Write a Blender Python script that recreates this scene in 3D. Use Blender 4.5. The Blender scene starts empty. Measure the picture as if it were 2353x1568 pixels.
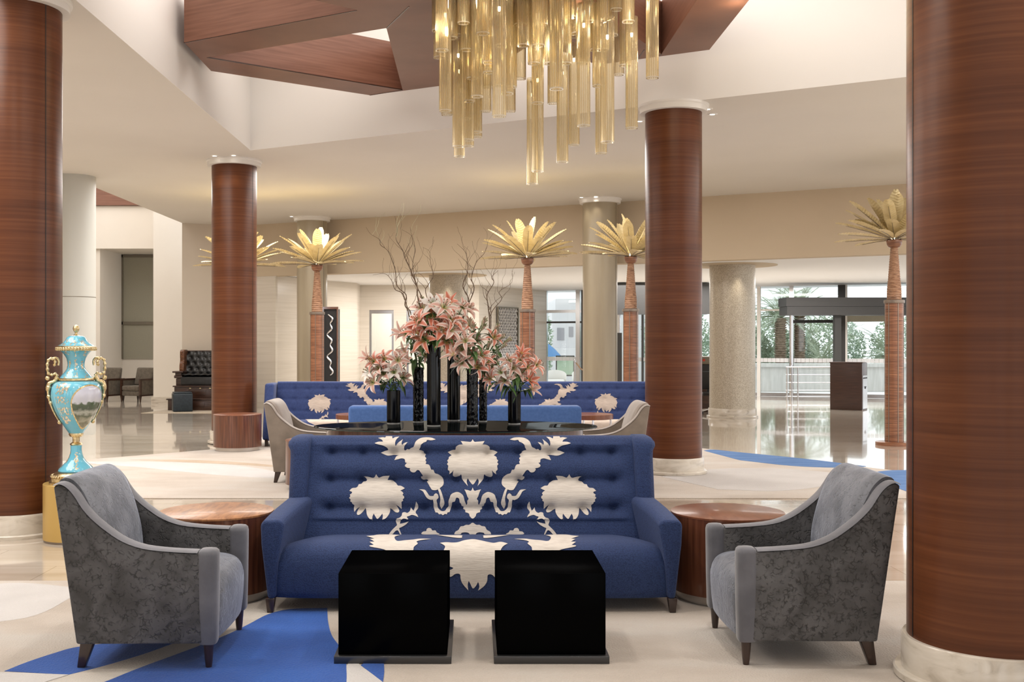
import bpy, bmesh, math, random
from mathutils import Vector, Matrix
from mathutils.geometry import delaunay_2d_cdt
random.seed(11)
PI = math.pi
SC = bpy.context.scene
COL = SC.collection
F, CX, CY, EYE = 2490.0, 1088.0, 787.0, 1.6          # survey of the place: focal length, axis and eye height

LIFT = .012                                          # thickness of the carpets the furniture stands on
def W(px, py, Y): return Vector(((px-CX)*Y/F, Y, EYE+LIFT-(py-CY)*Y/F))
def G(px, py, z=0.0):
    Y = (EYE-z)*F/(py-CY); return ((px-CX)*Y/F, Y)

# ------------------------------------------------------------------ materials
def _new(name):
    m = bpy.data.materials.new(name); m.use_nodes = True
    nt = m.node_tree; b = nt.nodes['Principled BSDF']
    return m, nt, b
def c4(c): return (c[0], c[1], c[2], 1.0)
def srgb(r, g, b):
    f = lambda v: (v/255/12.92) if v/255 <= .04045 else ((v/255+.055)/1.055)**2.4
    return (f(r), f(g), f(b))
def flat(name, col, rough=.5, metal=0, **kw):
    m, nt, b = _new(name)
    b.inputs['Base Color'].default_value = c4(col); b.inputs['Roughness'].default_value = rough
    b.inputs['Metallic'].default_value = metal
    for k, v in kw.items(): b.inputs[k.replace('_', ' ')].default_value = v
    return m
def proc(name, cols, scale=(1,1,1), nscale=5, detail=5, ramp=(.35,.65), rough=.5, metal=0, bump=0, bscale=None, bdetail=4,
         dist=0, rr=None, coat=0, sheen=0, spec=None, rot=(0,0,0), coatrough=.1, bmap=None):
    """noise driven colour between the given colours; optional bump"""
    m, nt, b = _new(name); N = nt.nodes; L = nt.links
    tc = N.new('ShaderNodeTexCoord'); mp = N.new('ShaderNodeMapping')
    mp.inputs['Scale'].default_value = scale; mp.inputs['Rotation'].default_value = rot
    L.new(tc.outputs['Object'], mp.inputs['Vector'])
    n = N.new('ShaderNodeTexNoise'); n.inputs['Scale'].default_value = nscale; n.inputs['Detail'].default_value = detail
    n.inputs['Distortion'].default_value = dist
    L.new(mp.outputs[0], n.inputs['Vector'])
    r = N.new('ShaderNodeValToRGB'); e = r.color_ramp.elements
    e[0].position, e[1].position = ramp; e[0].color = c4(cols[0]); e[1].color = c4(cols[-1])
    for i, c in enumerate(cols[1:-1]):
        x = e.new(ramp[0]+(ramp[1]-ramp[0])*(i+1)/(len(cols)-1)); x.color = c4(c)
    L.new(n.outputs['Fac'], r.inputs['Fac']); L.new(r.outputs['Color'], b.inputs['Base Color'])
    b.inputs['Roughness'].default_value = rough; b.inputs['Metallic'].default_value = metal
    if rr:
        mr = N.new('ShaderNodeMapRange'); mr.inputs['To Min'].default_value = rr[0]; mr.inputs['To Max'].default_value = rr[1]
        L.new(n.outputs['Fac'], mr.inputs['Value']); L.new(mr.outputs[0], b.inputs['Roughness'])
    if coat: b.inputs['Coat Weight'].default_value = coat; b.inputs['Coat Roughness'].default_value = coatrough
    if sheen: b.inputs['Sheen Weight'].default_value = sheen; b.inputs['Sheen Roughness'].default_value = .4
    if spec is not None: b.inputs['Specular IOR Level'].default_value = spec
    if bump:
        mp2 = N.new('ShaderNodeMapping'); mp2.inputs['Scale'].default_value = bmap or scale
        L.new(tc.outputs['Object'], mp2.inputs['Vector'])
        n2 = N.new('ShaderNodeTexNoise'); n2.inputs['Scale'].default_value = bscale or nscale; n2.inputs['Detail'].default_value = bdetail
        n2.inputs['Distortion'].default_value = dist
        L.new(mp2.outputs[0], n2.inputs['Vector'])
        bp = N.new('ShaderNodeBump'); bp.inputs['Strength'].default_value = bump; bp.inputs['Distance'].default_value = .02
        L.new(n2.outputs['Fac'], bp.inputs['Height']); L.new(bp.outputs[0], b.inputs['Normal'])
    return m
def emit(name, col, s):
    m, nt, b = _new(name)
    b.inputs['Base Color'].default_value = c4(col); b.inputs['Emission Color'].default_value = c4(col); b.inputs['Emission Strength'].default_value = s
    return m
def thin_glass(name, tint, refl=.06, diff=None, dmix=.0, rough=.02, gcol=(1,1,1)):
    """thin walled pane or tube: tinted see-through, fresnel reflection, optional frosted share"""
    m = bpy.data.materials.new(name); m.use_nodes = True; nt = m.node_tree; N = nt.nodes; L = nt.links
    N.clear(); out = N.new('ShaderNodeOutputMaterial')
    t = N.new('ShaderNodeBsdfTransparent'); t.inputs['Color'].default_value = c4(tint)
    g = N.new('ShaderNodeBsdfGlossy'); g.inputs['Roughness'].default_value = rough; g.inputs['Color'].default_value = c4(gcol)
    fr = N.new('ShaderNodeFresnel'); fr.inputs['IOR'].default_value = 1.5
    mx = N.new('ShaderNodeMixShader'); src = t
    if diff:
        d = N.new('ShaderNodeBsdfTranslucent'); d.inputs['Color'].default_value = c4(diff)
        d2 = N.new('ShaderNodeBsdfDiffuse'); d2.inputs['Color'].default_value = c4(diff)
        a = N.new('ShaderNodeMixShader'); a.inputs[0].default_value = .5; L.new(d.outputs[0], a.inputs[1]); L.new(d2.outputs[0], a.inputs[2])
        m2 = N.new('ShaderNodeMixShader'); m2.inputs[0].default_value = dmix
        L.new(t.outputs[0], m2.inputs[1]); L.new(a.outputs[0], m2.inputs[2]); src = m2
    L.new(fr.outputs[0], mx.inputs[0]); L.new(src.outputs[0], mx.inputs[1]); L.new(g.outputs[0], mx.inputs[2])
    L.new(mx.outputs[0], out.inputs[0])
    return m

M = {}
M['wood_star'] = proc('coffer_veneer', [(.15,.062,.036), (.19,.082,.050), (.22,.10,.063)], scale=(.6,.6,14), nscale=2.5, detail=8, ramp=(.3,.7), rough=.42)
M['wood_table'] = proc('table_veneer', [(.060,.018,.009), (.115,.038,.018), (.17,.062,.030)], scale=(14,14,.6), nscale=3, detail=8, ramp=(.3,.7), rough=.28, coat=.4)
M['wood_top'] = proc('burr_veneer', [(.21,.085,.032), (.36,.16,.065), (.47,.23,.10)], scale=(6,1.4,3), nscale=3, detail=8, ramp=(.3,.7), rough=.38, coat=.12, dist=1.5)
M['wood_top2'] = proc('red_veneer_top', [(.15,.046,.020), (.23,.085,.042)], scale=(6,1.4,3), nscale=3, detail=8, ramp=(.3,.7), rough=.32, coat=.15, dist=1)
M['wood_dark'] = proc('dark_stained_wood', [(.026,.011,.007), (.068,.029,.017)], scale=(2,2,18), nscale=3, detail=6, rough=.3, coat=.3)
M['wood_podium'] = proc('podium_veneer', [(.030,.012,.008), (.065,.027,.017)], scale=(1,1,22), nscale=3, detail=8, rough=.35)
M['wood_palm'] = proc('palm_trunk_veneer', [(.10,.036,.016), (.22,.088,.042), (.36,.16,.08)], scale=(1,1,26), nscale=4, detail=8, ramp=(.3,.7), rough=.35, coat=.2)
M['palm_bark'] = proc('carved_palm_wood', [(.15,.070,.036), (.30,.155,.085), (.42,.25,.15)], scale=(5,5,24), nscale=3, detail=8, ramp=(.3,.7), rough=.5)
M['wood_inlay'] = proc('inlaid_wood', [(.04,.014,.007), (.22,.085,.03), (.05,.017,.008)], scale=(8,8,16), nscale=4, detail=3, ramp=(.4,.6), rough=.3)
M['leg'] = proc('leg_walnut', [(.020,.009,.006), (.045,.020,.013)], scale=(8,8,1), nscale=4, rough=.3, coat=.4)
M['plinth'] = flat('brushed_steel_plinth', (.62,.57,.52), .35, .85)
M['chrome'] = flat('chrome', (.75,.75,.77), .12, 1)
M['steel'] = flat('stainless_steel', (.55,.55,.56), .25, 1)
M['gold'] = proc('gilt_bronze', [(.60,.45,.22), (.90,.75,.46)], nscale=60, rough=.28, metal=1, bump=.15, bscale=120)
M['gold_ped'] = flat('gold_lacquer', (.60,.40,.13), .42, .45)
M['frond'] = proc('gold_leaf_frond', [(.68,.54,.28), (.78,.65,.38)], nscale=9, rough=.38, metal=.2)
M['champagne'] = proc('champagne_column', [(.34,.28,.195), (.38,.32,.225)], scale=(3,3,.3), nscale=2, rough=.36, metal=.1, coat=.1)
M['mosaic'] = None
M['marble_base'] = proc('cream_marble', [(.44,.38,.31), (.60,.54,.46), (.66,.60,.52)], scale=(1,1,3), nscale=4, detail=8, ramp=(.3,.6), rough=.18, dist=1.2)
M['white'] = flat('white_paint', (.80,.77,.73), .6)
M['cream'] = proc('cream_plaster', [(.77,.71,.63), (.80,.745,.665)], nscale=.6, rough=.75)
M['bulk'] = proc('beige_plaster', [(.56,.455,.325), (.60,.49,.355)], nscale=.5, rough=.7)
M['ceil'] = proc('ceiling_plaster', [(.70,.66,.605), (.73,.69,.635)], nscale=.5, rough=.8)
M['grey_col'] = flat('pale_grey_column', (.52,.515,.475), .5)
M['wall_b'] = proc('warm_grey_plaster', [(.60,.525,.435), (.64,.56,.47)], nscale=.5, rough=.7)
M['ceil_w'] = flat('white_ceiling', (.88,.885,.90), .7)
M['black'] = None
M['black_metal'] = flat('dark_metal_plate', (.08,.08,.082), .28, .85)
M['dark_grey'] = flat('dark_grey_panel', (.042,.040,.038), .45)
M['matt_black'] = flat('matt_black', (.012,.012,.013), .5)
M['glass_black'] = None
M['glass_edge'] = flat('green_glass_edge', (.004,.06,.045), .05)
M['vase_black'] = None
M['vase_foot'] = flat('clear_glass_foot', (.55,.55,.52), .05, 0, Transmission_Weight=.6)
M['pane'] = thin_glass('window_glass', (.93,.96,.95))
M['amber'] = thin_glass('amber_glass_flute', (.985,.945,.83), diff=(.985,.90,.68), dmix=.26, rough=.16, gcol=(1,.95,.85))
M['amber_ridge'] = thin_glass('amber_glass_ridge', (.92,.78,.50), diff=(.93,.75,.43), dmix=.28, rough=.16, gcol=(1,.92,.75))
M['amber_rim'] = thin_glass('polished_glass_rim', (.97,.93,.82), diff=(1,.95,.85), dmix=.6)
M['bulb'] = emit('warm_bulb', (1,.88,.68), 7)
M['lamp'] = emit('downlight_lens', (1,.93,.82), 9)
M['carpet'] = proc('cream_carpet', [(.455,.39,.33), (.52,.455,.395), (.545,.50,.45)], scale=(.6,1.2,1), nscale=1.6, detail=4, ramp=(.35,.65), rough=.95, bump=.5, bscale=90, sheen=.2, bmap=(1,1,1))
M['carpet_w'] = proc('pale_carpet', [(.53,.505,.49), (.575,.55,.535)], nscale=2, rough=.95, bump=.5, bscale=90)
M['carpet_t'] = proc('tan_carpet', [(.44,.34,.25), (.50,.395,.30)], nscale=2, rough=.95, bump=.5, bscale=90)
M['carpet_b'] = proc('blue_carpet', [(.011,.062,.29), (.020,.105,.43)], nscale=1.6, detail=5, ramp=(.3,.7), rough=.95, bump=.5, bscale=90, sheen=.15)
M['carpet_sky'] = proc('light_blue_carpet', [(.07,.16,.36), (.12,.22,.44)], scale=(.6,3,1), nscale=3, rough=.95, bump=.4, bscale=90)
M['mat_tan'] = proc('woven_mat', [(.42,.35,.27), (.50,.43,.34)], nscale=60, rough=.9)
M['velvet'] = None
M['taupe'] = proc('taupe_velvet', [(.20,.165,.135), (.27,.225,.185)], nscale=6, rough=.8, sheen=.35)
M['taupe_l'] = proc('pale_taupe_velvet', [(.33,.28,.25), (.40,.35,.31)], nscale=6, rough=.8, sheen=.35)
M['sofa'] = None
M['applique'] = proc('cream_applique', [(.57,.515,.46), (.69,.635,.575)], scale=(5,5,40), nscale=3, detail=4, ramp=(.25,.6), rough=.9, bump=.15, bscale=4)
M['applique_far'] = proc('cream_applique_weave', [(.50,.41,.34), (.60,.50,.43)], scale=(6,6,60), nscale=3, rough=.9)
M['bench'] = proc('bright_blue_cloth', [(.060,.140,.38), (.078,.17,.44)], nscale=30, rough=.85, sheen=.2)
M['leather'] = proc('black_leather', [(.008,.008,.008), (.016,.016,.016)], nscale=20, rough=.33, bump=.1, bscale=60)
M['navy'] = proc('navy_leatherette', [(.010,.018,.026), (.018,.030,.040)], nscale=20, rough=.4)
M['greycloth'] = proc('grey_brown_cloth', [(.10,.082,.062), (.145,.12,.092)], nscale=14, rough=.85, sheen=.25)
M['blind'] = proc('roller_blind_cloth', [(.335,.315,.245), (.37,.35,.275)], nscale=70, rough=.8)
M['blind_frame'] = flat('window_frame_bronze', (.20,.175,.135), .4, .4)
M['turq'] = proc('turquoise_porcelain', [(.135,.49,.66), (.19,.56,.71)], nscale=6, rough=.1, coat=.6, coatrough=.04)
M['gilt_paint'] = proc('gilt_tracery', [(.60,.42,.20), (.92,.84,.70)], nscale=60, rough=.25, metal=.5)
M['bronze'] = flat('bronze_collar', (.26,.21,.17), .35, .6)
M['stem'] = proc('green_stem', [(.06,.13,.03), (.10,.19,.05)], nscale=10, rough=.5)
M['leaf'] = proc('lily_leaf', [(.035,.090,.024), (.11,.21,.060)], nscale=9, rough=.35)
M['bud'] = proc('lily_bud', [(.34,.42,.20), (.60,.56,.42), (.70,.48,.40)], scale=(20,20,3), nscale=2, rough=.5)
M['twig'] = proc('willow_bark', [(.10,.062,.038), (.20,.135,.085)], nscale=30, rough=.7)
M['twig_tip'] = flat('willow_tip', (.50,.50,.32), .6)
M['stamen'] = flat('rust_anther', (.22,.06,.02), .7)
M['concrete'] = proc('concrete', [(.50,.48,.45), (.60,.58,.55)], scale=(3,3,.4), nscale=3, rough=.8)
M['paving'] = proc('pale_paving', [(.80,.79,.78), (.85,.84,.83)], nscale=2, rough=.8)
M['bark'] = proc('date_palm_bark', [(.16,.11,.07), (.36,.27,.20)], scale=(1,1,1.6), nscale=9, rough=.9, bump=.6, bscale=12)
M['pfrond'] = proc('date_palm_frond', [(.27,.34,.23), (.42,.48,.36)], nscale=3, rough=.6)
M['shrub'] = proc('shrub_leaf', [(.27,.37,.26), (.42,.50,.38)], nscale=1.2, rough=.6)
M['haze_wall'] = flat('pale_building', (.62,.61,.62), .8)
M['haze_win'] = flat('building_window', (.30,.29,.31), .4)
M['blue_thing'] = flat('blue_parasol_cloth', (.08,.22,.45), .7)
M['rope'] = flat('tan_rope', (.35,.22,.13), .8)
M['frit'] = flat('white_frit', (.85,.85,.87), .5)
M['frit'].node_tree.nodes['Principled BSDF'].inputs['Alpha'].default_value = .85

def mk_col():
    m, nt, b = _new('column_veneer'); N = nt.nodes; L = nt.links
    tc = N.new('ShaderNodeTexCoord')
    def nz(sc, s, d, dist=0):
        mp = N.new('ShaderNodeMapping'); mp.inputs['Scale'].default_value = sc; L.new(tc.outputs['Object'], mp.inputs['Vector'])
        n = N.new('ShaderNodeTexNoise'); n.inputs['Scale'].default_value = s; n.inputs['Detail'].default_value = d; n.inputs['Distortion'].default_value = dist; L.new(mp.outputs[0], n.inputs['Vector']); return n
    n1 = nz((.45,.45,26), 2.2, 10); n2 = nz((.12,.12,3.2), 2.0, 2, .3)
    mx0 = N.new('ShaderNodeMix'); mx0.inputs[0].default_value = .52; L.new(n1.outputs['Fac'], mx0.inputs[2]); L.new(n2.outputs['Fac'], mx0.inputs[3])
    r = N.new('ShaderNodeValToRGB'); e = r.color_ramp.elements
    e[0].position = .30; e[1].position = .70; e[0].color = c4((.070,.020,.0070)); e[1].color = c4((.165,.056,.021)); x = e.new(.5); x.color = c4((.112,.035,.0125))
    L.new(mx0.outputs[0], r.inputs[0]); L.new(r.outputs[0], b.inputs['Base Color'])
    b.inputs['Roughness'].default_value = .33; b.inputs['Specular IOR Level'].default_value = .30
    bp = N.new('ShaderNodeBump'); bp.inputs['Strength'].default_value = .03; bp.inputs['Distance'].default_value = .01; L.new(n1.outputs['Fac'], bp.inputs['Height']); L.new(bp.outputs[0], b.inputs['Normal'])
    return m
M['wood_col'] = mk_col()
def gloss_black(name, col, fac, rough):
    m = bpy.data.materials.new(name); m.use_nodes = True; nt = m.node_tree; N = nt.nodes; L = nt.links; N.clear()
    out = N.new('ShaderNodeOutputMaterial'); d = N.new('ShaderNodeBsdfDiffuse'); d.inputs[0].default_value = c4(col)
    g = N.new('ShaderNodeBsdfGlossy'); g.inputs['Roughness'].default_value = rough; mx = N.new('ShaderNodeMixShader'); mx.inputs[0].default_value = fac
    L.new(d.outputs[0], mx.inputs[1]); L.new(g.outputs[0], mx.inputs[2]); L.new(mx.outputs[0], out.inputs[0]); return m
M['black'] = gloss_black('black_lacquer', (.0009,.0009,.001), .0022, .2)
M['glass_black'] = gloss_black('black_glass', (.003,.004,.004), .13, .03)
M['vase_black'] = gloss_black('black_vase_glass', (.002,.002,.002), .035, .08)
def mk_mosaic():
    m, nt, b = _new('gold_mosaic'); N = nt.nodes; L = nt.links
    tc = N.new('ShaderNodeTexCoord'); v = N.new('ShaderNodeTexVoronoi'); v.inputs['Scale'].default_value = 95
    L.new(tc.outputs['Object'], v.inputs['Vector'])
    r = N.new('ShaderNodeValToRGB'); e = r.color_ramp.elements
    e[0].color = c4((.40,.34,.26)); e[1].color = c4((.62,.56,.46)); e[0].position = .1; e[1].position = .9
    sep = N.new('ShaderNodeSeparateColor'); L.new(v.outputs['Color'], sep.inputs[0]); L.new(sep.outputs[0], r.inputs[0])
    L.new(r.outputs[0], b.inputs['Base Color']); b.inputs['Roughness'].default_value = .3; b.inputs['Metallic'].default_value = .25
    bp = N.new('ShaderNodeBump'); bp.inputs['Strength'].default_value = .25; bp.inputs['Distance'].default_value = .01
    L.new(sep.outputs[1], bp.inputs['Height']); L.new(bp.outputs[0], b.inputs['Normal'])
    return m
M['mosaic'] = mk_mosaic()

def mk_velvet(name, dark, light, sheen, tint, crease):
    m, nt, b = _new(name); N = nt.nodes; L = nt.links
    tc = N.new('ShaderNodeTexCoord')
    def noise(s, d, dist=0):
        n = N.new('ShaderNodeTexNoise'); n.inputs['Scale'].default_value = s; n.inputs['Detail'].default_value = d; n.inputs['Distortion'].default_value = dist
        L.new(tc.outputs['Object'], n.inputs['Vector']); return n
    def mth(op, a, c):
        k = N.new('ShaderNodeMath'); k.operation = op
        for i, v in enumerate((a, c)):
            if hasattr(v, 'is_linked'): L.new(v, k.inputs[i])
            else: k.inputs[i].default_value = v
        return k.outputs[0]
    def ramp(v, p0, p1, c0, c1):
        r = N.new('ShaderNodeValToRGB'); e = r.color_ramp.elements; e[0].position = p0; e[1].position = p1; e[0].color = c0; e[1].color = c1; L.new(v, r.inputs[0]); return r.outputs[0]
    n1 = noise(7, 6, .8); wob = noise(16, 3)
    va = N.new('ShaderNodeVectorMath'); va.operation = 'MULTIPLY_ADD'; L.new(wob.outputs['Color'], va.inputs[0]); va.inputs[1].default_value = (.07,.07,.07); L.new(tc.outputs['Object'], va.inputs[2])
    vo = N.new('ShaderNodeTexVoronoi'); vo.feature = 'DISTANCE_TO_EDGE'; vo.inputs['Scale'].default_value = 40; L.new(va.outputs[0], vo.inputs['Vector'])
    cr = ramp(vo.outputs['Distance'], .0, .16, (1,1,1,1), (0,0,0,1))
    gate = ramp(noise(34, 3).outputs['Fac'], .47, .62, (0,0,0,1), (1,1,1,1))
    ck = mth('MULTIPLY', mth('MULTIPLY', cr, gate), crease)
    r = ramp(n1.outputs['Fac'], .34, .66, c4(dark), c4(light))
    mx = N.new('ShaderNodeMix'); mx.data_type = 'RGBA'; L.new(ck, mx.inputs[0]); L.new(r, mx.inputs[6]); mx.inputs[7].default_value = c4([v*.28 for v in dark])
    L.new(mx.outputs[2], b.inputs['Base Color'])
    b.inputs['Roughness'].default_value = .6; b.inputs['Sheen Weight'].default_value = sheen; b.inputs['Sheen Roughness'].default_value = .3; b.inputs['Sheen Tint'].default_value = c4(tint)
    h = mth('SUBTRACT', n1.outputs['Fac'], ck)
    bp = N.new('ShaderNodeBump'); bp.inputs['Strength'].default_value = .4; bp.inputs['Distance'].default_value = .012
    L.new(h, bp.inputs['Height']); L.new(bp.outputs[0], b.inputs['Normal'])
    return m
M['velvet'] = mk_velvet('crushed_velvet', (.048,.046,.046), (.110,.107,.111), .5, (.75,.76,.82), .9)
M['velvet_b'] = mk_velvet('sheen_lightened_velvet', (.085,.090,.104), (.190,.198,.225), .9, (.70,.76,.92), .4)  # blue-grey sheen of seat and back put into a lighter base colour
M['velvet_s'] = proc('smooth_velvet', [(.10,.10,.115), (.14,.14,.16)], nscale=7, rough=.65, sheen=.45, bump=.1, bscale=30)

def mk_sofa():
    m, nt, b = _new('blue_woven_cloth'); N = nt.nodes; L = nt.links
    tc = N.new('ShaderNodeTexCoord')
    mp = N.new('ShaderNodeMapping'); mp.inputs['Scale'].default_value = (125,125,170); L.new(tc.outputs['Object'], mp.inputs['Vector'])
    v = N.new('ShaderNodeTexVoronoi'); v.inputs['Scale'].default_value = 1; v.inputs['Randomness'].default_value = .7; L.new(mp.outputs[0], v.inputs['Vector'])
    n = N.new('ShaderNodeTexNoise'); n.inputs['Scale'].default_value = 5; n.inputs['Detail'].default_value = 3; L.new(tc.outputs['Object'], n.inputs['Vector'])
    r = N.new('ShaderNodeValToRGB'); e = r.color_ramp.elements
    e[0].position = .1; e[1].position = .75; e[0].color = c4((.026,.055,.165)); e[1].color = c4((.010,.024,.085))
    L.new(v.outputs['Distance'], r.inputs[0]); L.new(r.outputs[0], b.inputs['Base Color'])
    b.inputs['Roughness'].default_value = .85; b.inputs['Sheen Weight'].default_value = .12; b.inputs['Sheen Tint'].default_value = (.5,.6,1,1)
    bp = N.new('ShaderNodeBump'); bp.invert = True; bp.inputs['Strength'].default_value = .5; bp.inputs['Distance'].default_value = .004
    L.new(v.outputs['Distance'], bp.inputs['Height']); L.new(bp.outputs[0], b.inputs['Normal'])
    return m
M['sofa'] = mk_sofa()
M['sofa_far'] = proc('blue_cloth', [(.018,.036,.125), (.026,.048,.160)], nscale=40, rough=.85, sheen=.2)

def mk_floor():
    m, nt, b = _new('polished_travertine'); N = nt.nodes; L = nt.links
    tc = N.new('ShaderNodeTexCoord'); mp = N.new('ShaderNodeMapping'); mp.inputs['Scale'].default_value = (.35,2.6,1)
    L.new(tc.outputs['Object'], mp.inputs['Vector'])
    n = N.new('ShaderNodeTexNoise'); n.inputs['Scale'].default_value = 1.3; n.inputs['Detail'].default_value = 9; n.inputs['Distortion'].default_value = .6
    L.new(mp.outputs[0], n.inputs['Vector'])
    r = N.new('ShaderNodeValToRGB'); e = r.color_ramp.elements
    e[0].position = .3; e[1].position = .68; e[0].color = c4((.50,.43,.345)); e[1].color = c4((.68,.61,.525))
    L.new(n.outputs['Fac'], r.inputs[0])
    bk = N.new('ShaderNodeTexBrick'); bk.inputs['Scale'].default_value = 1; bk.inputs['Brick Width'].default_value = 1.2; bk.inputs['Row Height'].default_value = .6
    bk.inputs['Mortar Size'].default_value = .004; bk.inputs['Color1'].default_value = (.93,.92,.91,1); bk.inputs['Color2'].default_value = (1,1,1,1); bk.inputs['Mortar'].default_value = (.72,.68,.62,1)
    L.new(tc.outputs['Object'], bk.inputs['Vector'])
    mx = N.new('ShaderNodeMix'); mx.data_type = 'RGBA'; mx.blend_type = 'MULTIPLY'; mx.inputs[0].default_value = 1
    L.new(r.outputs[0], mx.inputs[6]); L.new(bk.outputs['Color'], mx.inputs[7]); L.new(mx.outputs[2], b.inputs['Base Color'])
    b.inputs['Roughness'].default_value = .07; b.inputs['Coat Weight'].default_value = .5; b.inputs['Coat Roughness'].default_value = .03
    bp = N.new('ShaderNodeBump'); bp.inputs['Strength'].default_value = .03; bp.inputs['Distance'].default_value = .01
    L.new(n.outputs['Fac'], bp.inputs['Height']); L.new(bp.outputs[0], b.inputs['Normal'])
    return m
M['floor'] = mk_floor()

def mk_marble_wall():
    m, nt, b = _new('veined_marble_cladding'); N = nt.nodes; L = nt.links
    tc = N.new('ShaderNodeTexCoord'); mp = N.new('ShaderNodeMapping'); mp.inputs['Rotation'].default_value = (0,-.30,0); mp.inputs['Scale'].default_value = (.25,.25,9)
    L.new(tc.outputs['Object'], mp.inputs['Vector'])
    n = N.new('ShaderNodeTexNoise'); n.inputs['Scale'].default_value = 2; n.inputs['Detail'].default_value = 8; n.inputs['Distortion'].default_value = .1; L.new(mp.outputs[0], n.inputs['Vector'])
    r = N.new('ShaderNodeValToRGB'); e = r.color_ramp.elements
    e[0].position = .33; e[1].position = .60; e[0].color = c4((.60,.54,.46)); e[1].color = c4((.66,.60,.52)); L.new(n.outputs['Fac'], r.inputs[0])
    L.new(r.outputs[0], b.inputs['Base Color']); b.inputs['Roughness'].default_value = .25
    return m
M['marble_wall'] = mk_marble_wall()

def mk_petal(name, mid, edge, throat):
    """lily petal pigment: coloured midrib, pale margin, yellow-green throat (UV: u across, v along)"""
    m, nt, b = _new(name); N = nt.nodes; L = nt.links
    uv = N.new('ShaderNodeUVMap'); sp = N.new('ShaderNodeSeparateXYZ'); L.new(uv.outputs[0], sp.inputs[0])
    a = N.new('ShaderNodeMath'); a.operation = 'SUBTRACT'; a.inputs[1].default_value = .5; L.new(sp.outputs[0], a.inputs[0])
    ab = N.new('ShaderNodeMath'); ab.operation = 'ABSOLUTE'; L.new(a.outputs[0], ab.inputs[0])
    r = N.new('ShaderNodeValToRGB'); e = r.color_ramp.elements; e[0].position = .16; e[1].position = .44; e[0].color = c4(mid); e[1].color = c4(edge); L.new(ab.outputs[0], r.inputs[0])
    r2 = N.new('ShaderNodeValToRGB'); e = r2.color_ramp.elements; e[0].position = .05; e[1].position = .32; e[0].color = (1,1,1,1); e[1].color = (0,0,0,1); L.new(sp.outputs[1], r2.inputs[0])
    mx = N.new('ShaderNodeMix'); mx.data_type = 'RGBA'; L.new(r2.outputs[0], mx.inputs[0]); L.new(r.outputs[0], mx.inputs[6]); mx.inputs[7].default_value = c4(throat)
    L.new(mx.outputs[2], b.inputs['Base Color']); b.inputs['Roughness'].default_value = .5
    b.inputs['Subsurface Weight'].default_value = .0
    return m
M['petal_pink'] = mk_petal('pink_lily_petal', (.62,.20,.13), (.84,.70,.63), (.62,.50,.16))
M['petal_coral'] = mk_petal('coral_lily_petal', (.62,.17,.095), (.82,.56,.47), (.60,.50,.14))
M['petal_pale'] = mk_petal('blush_lily_petal', (.66,.38,.31), (.84,.77,.70), (.60,.56,.22))
M['petal_white'] = mk_petal('white_lily_petal', (.78,.72,.66), (.82,.79,.75), (.55,.60,.22))

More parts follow.
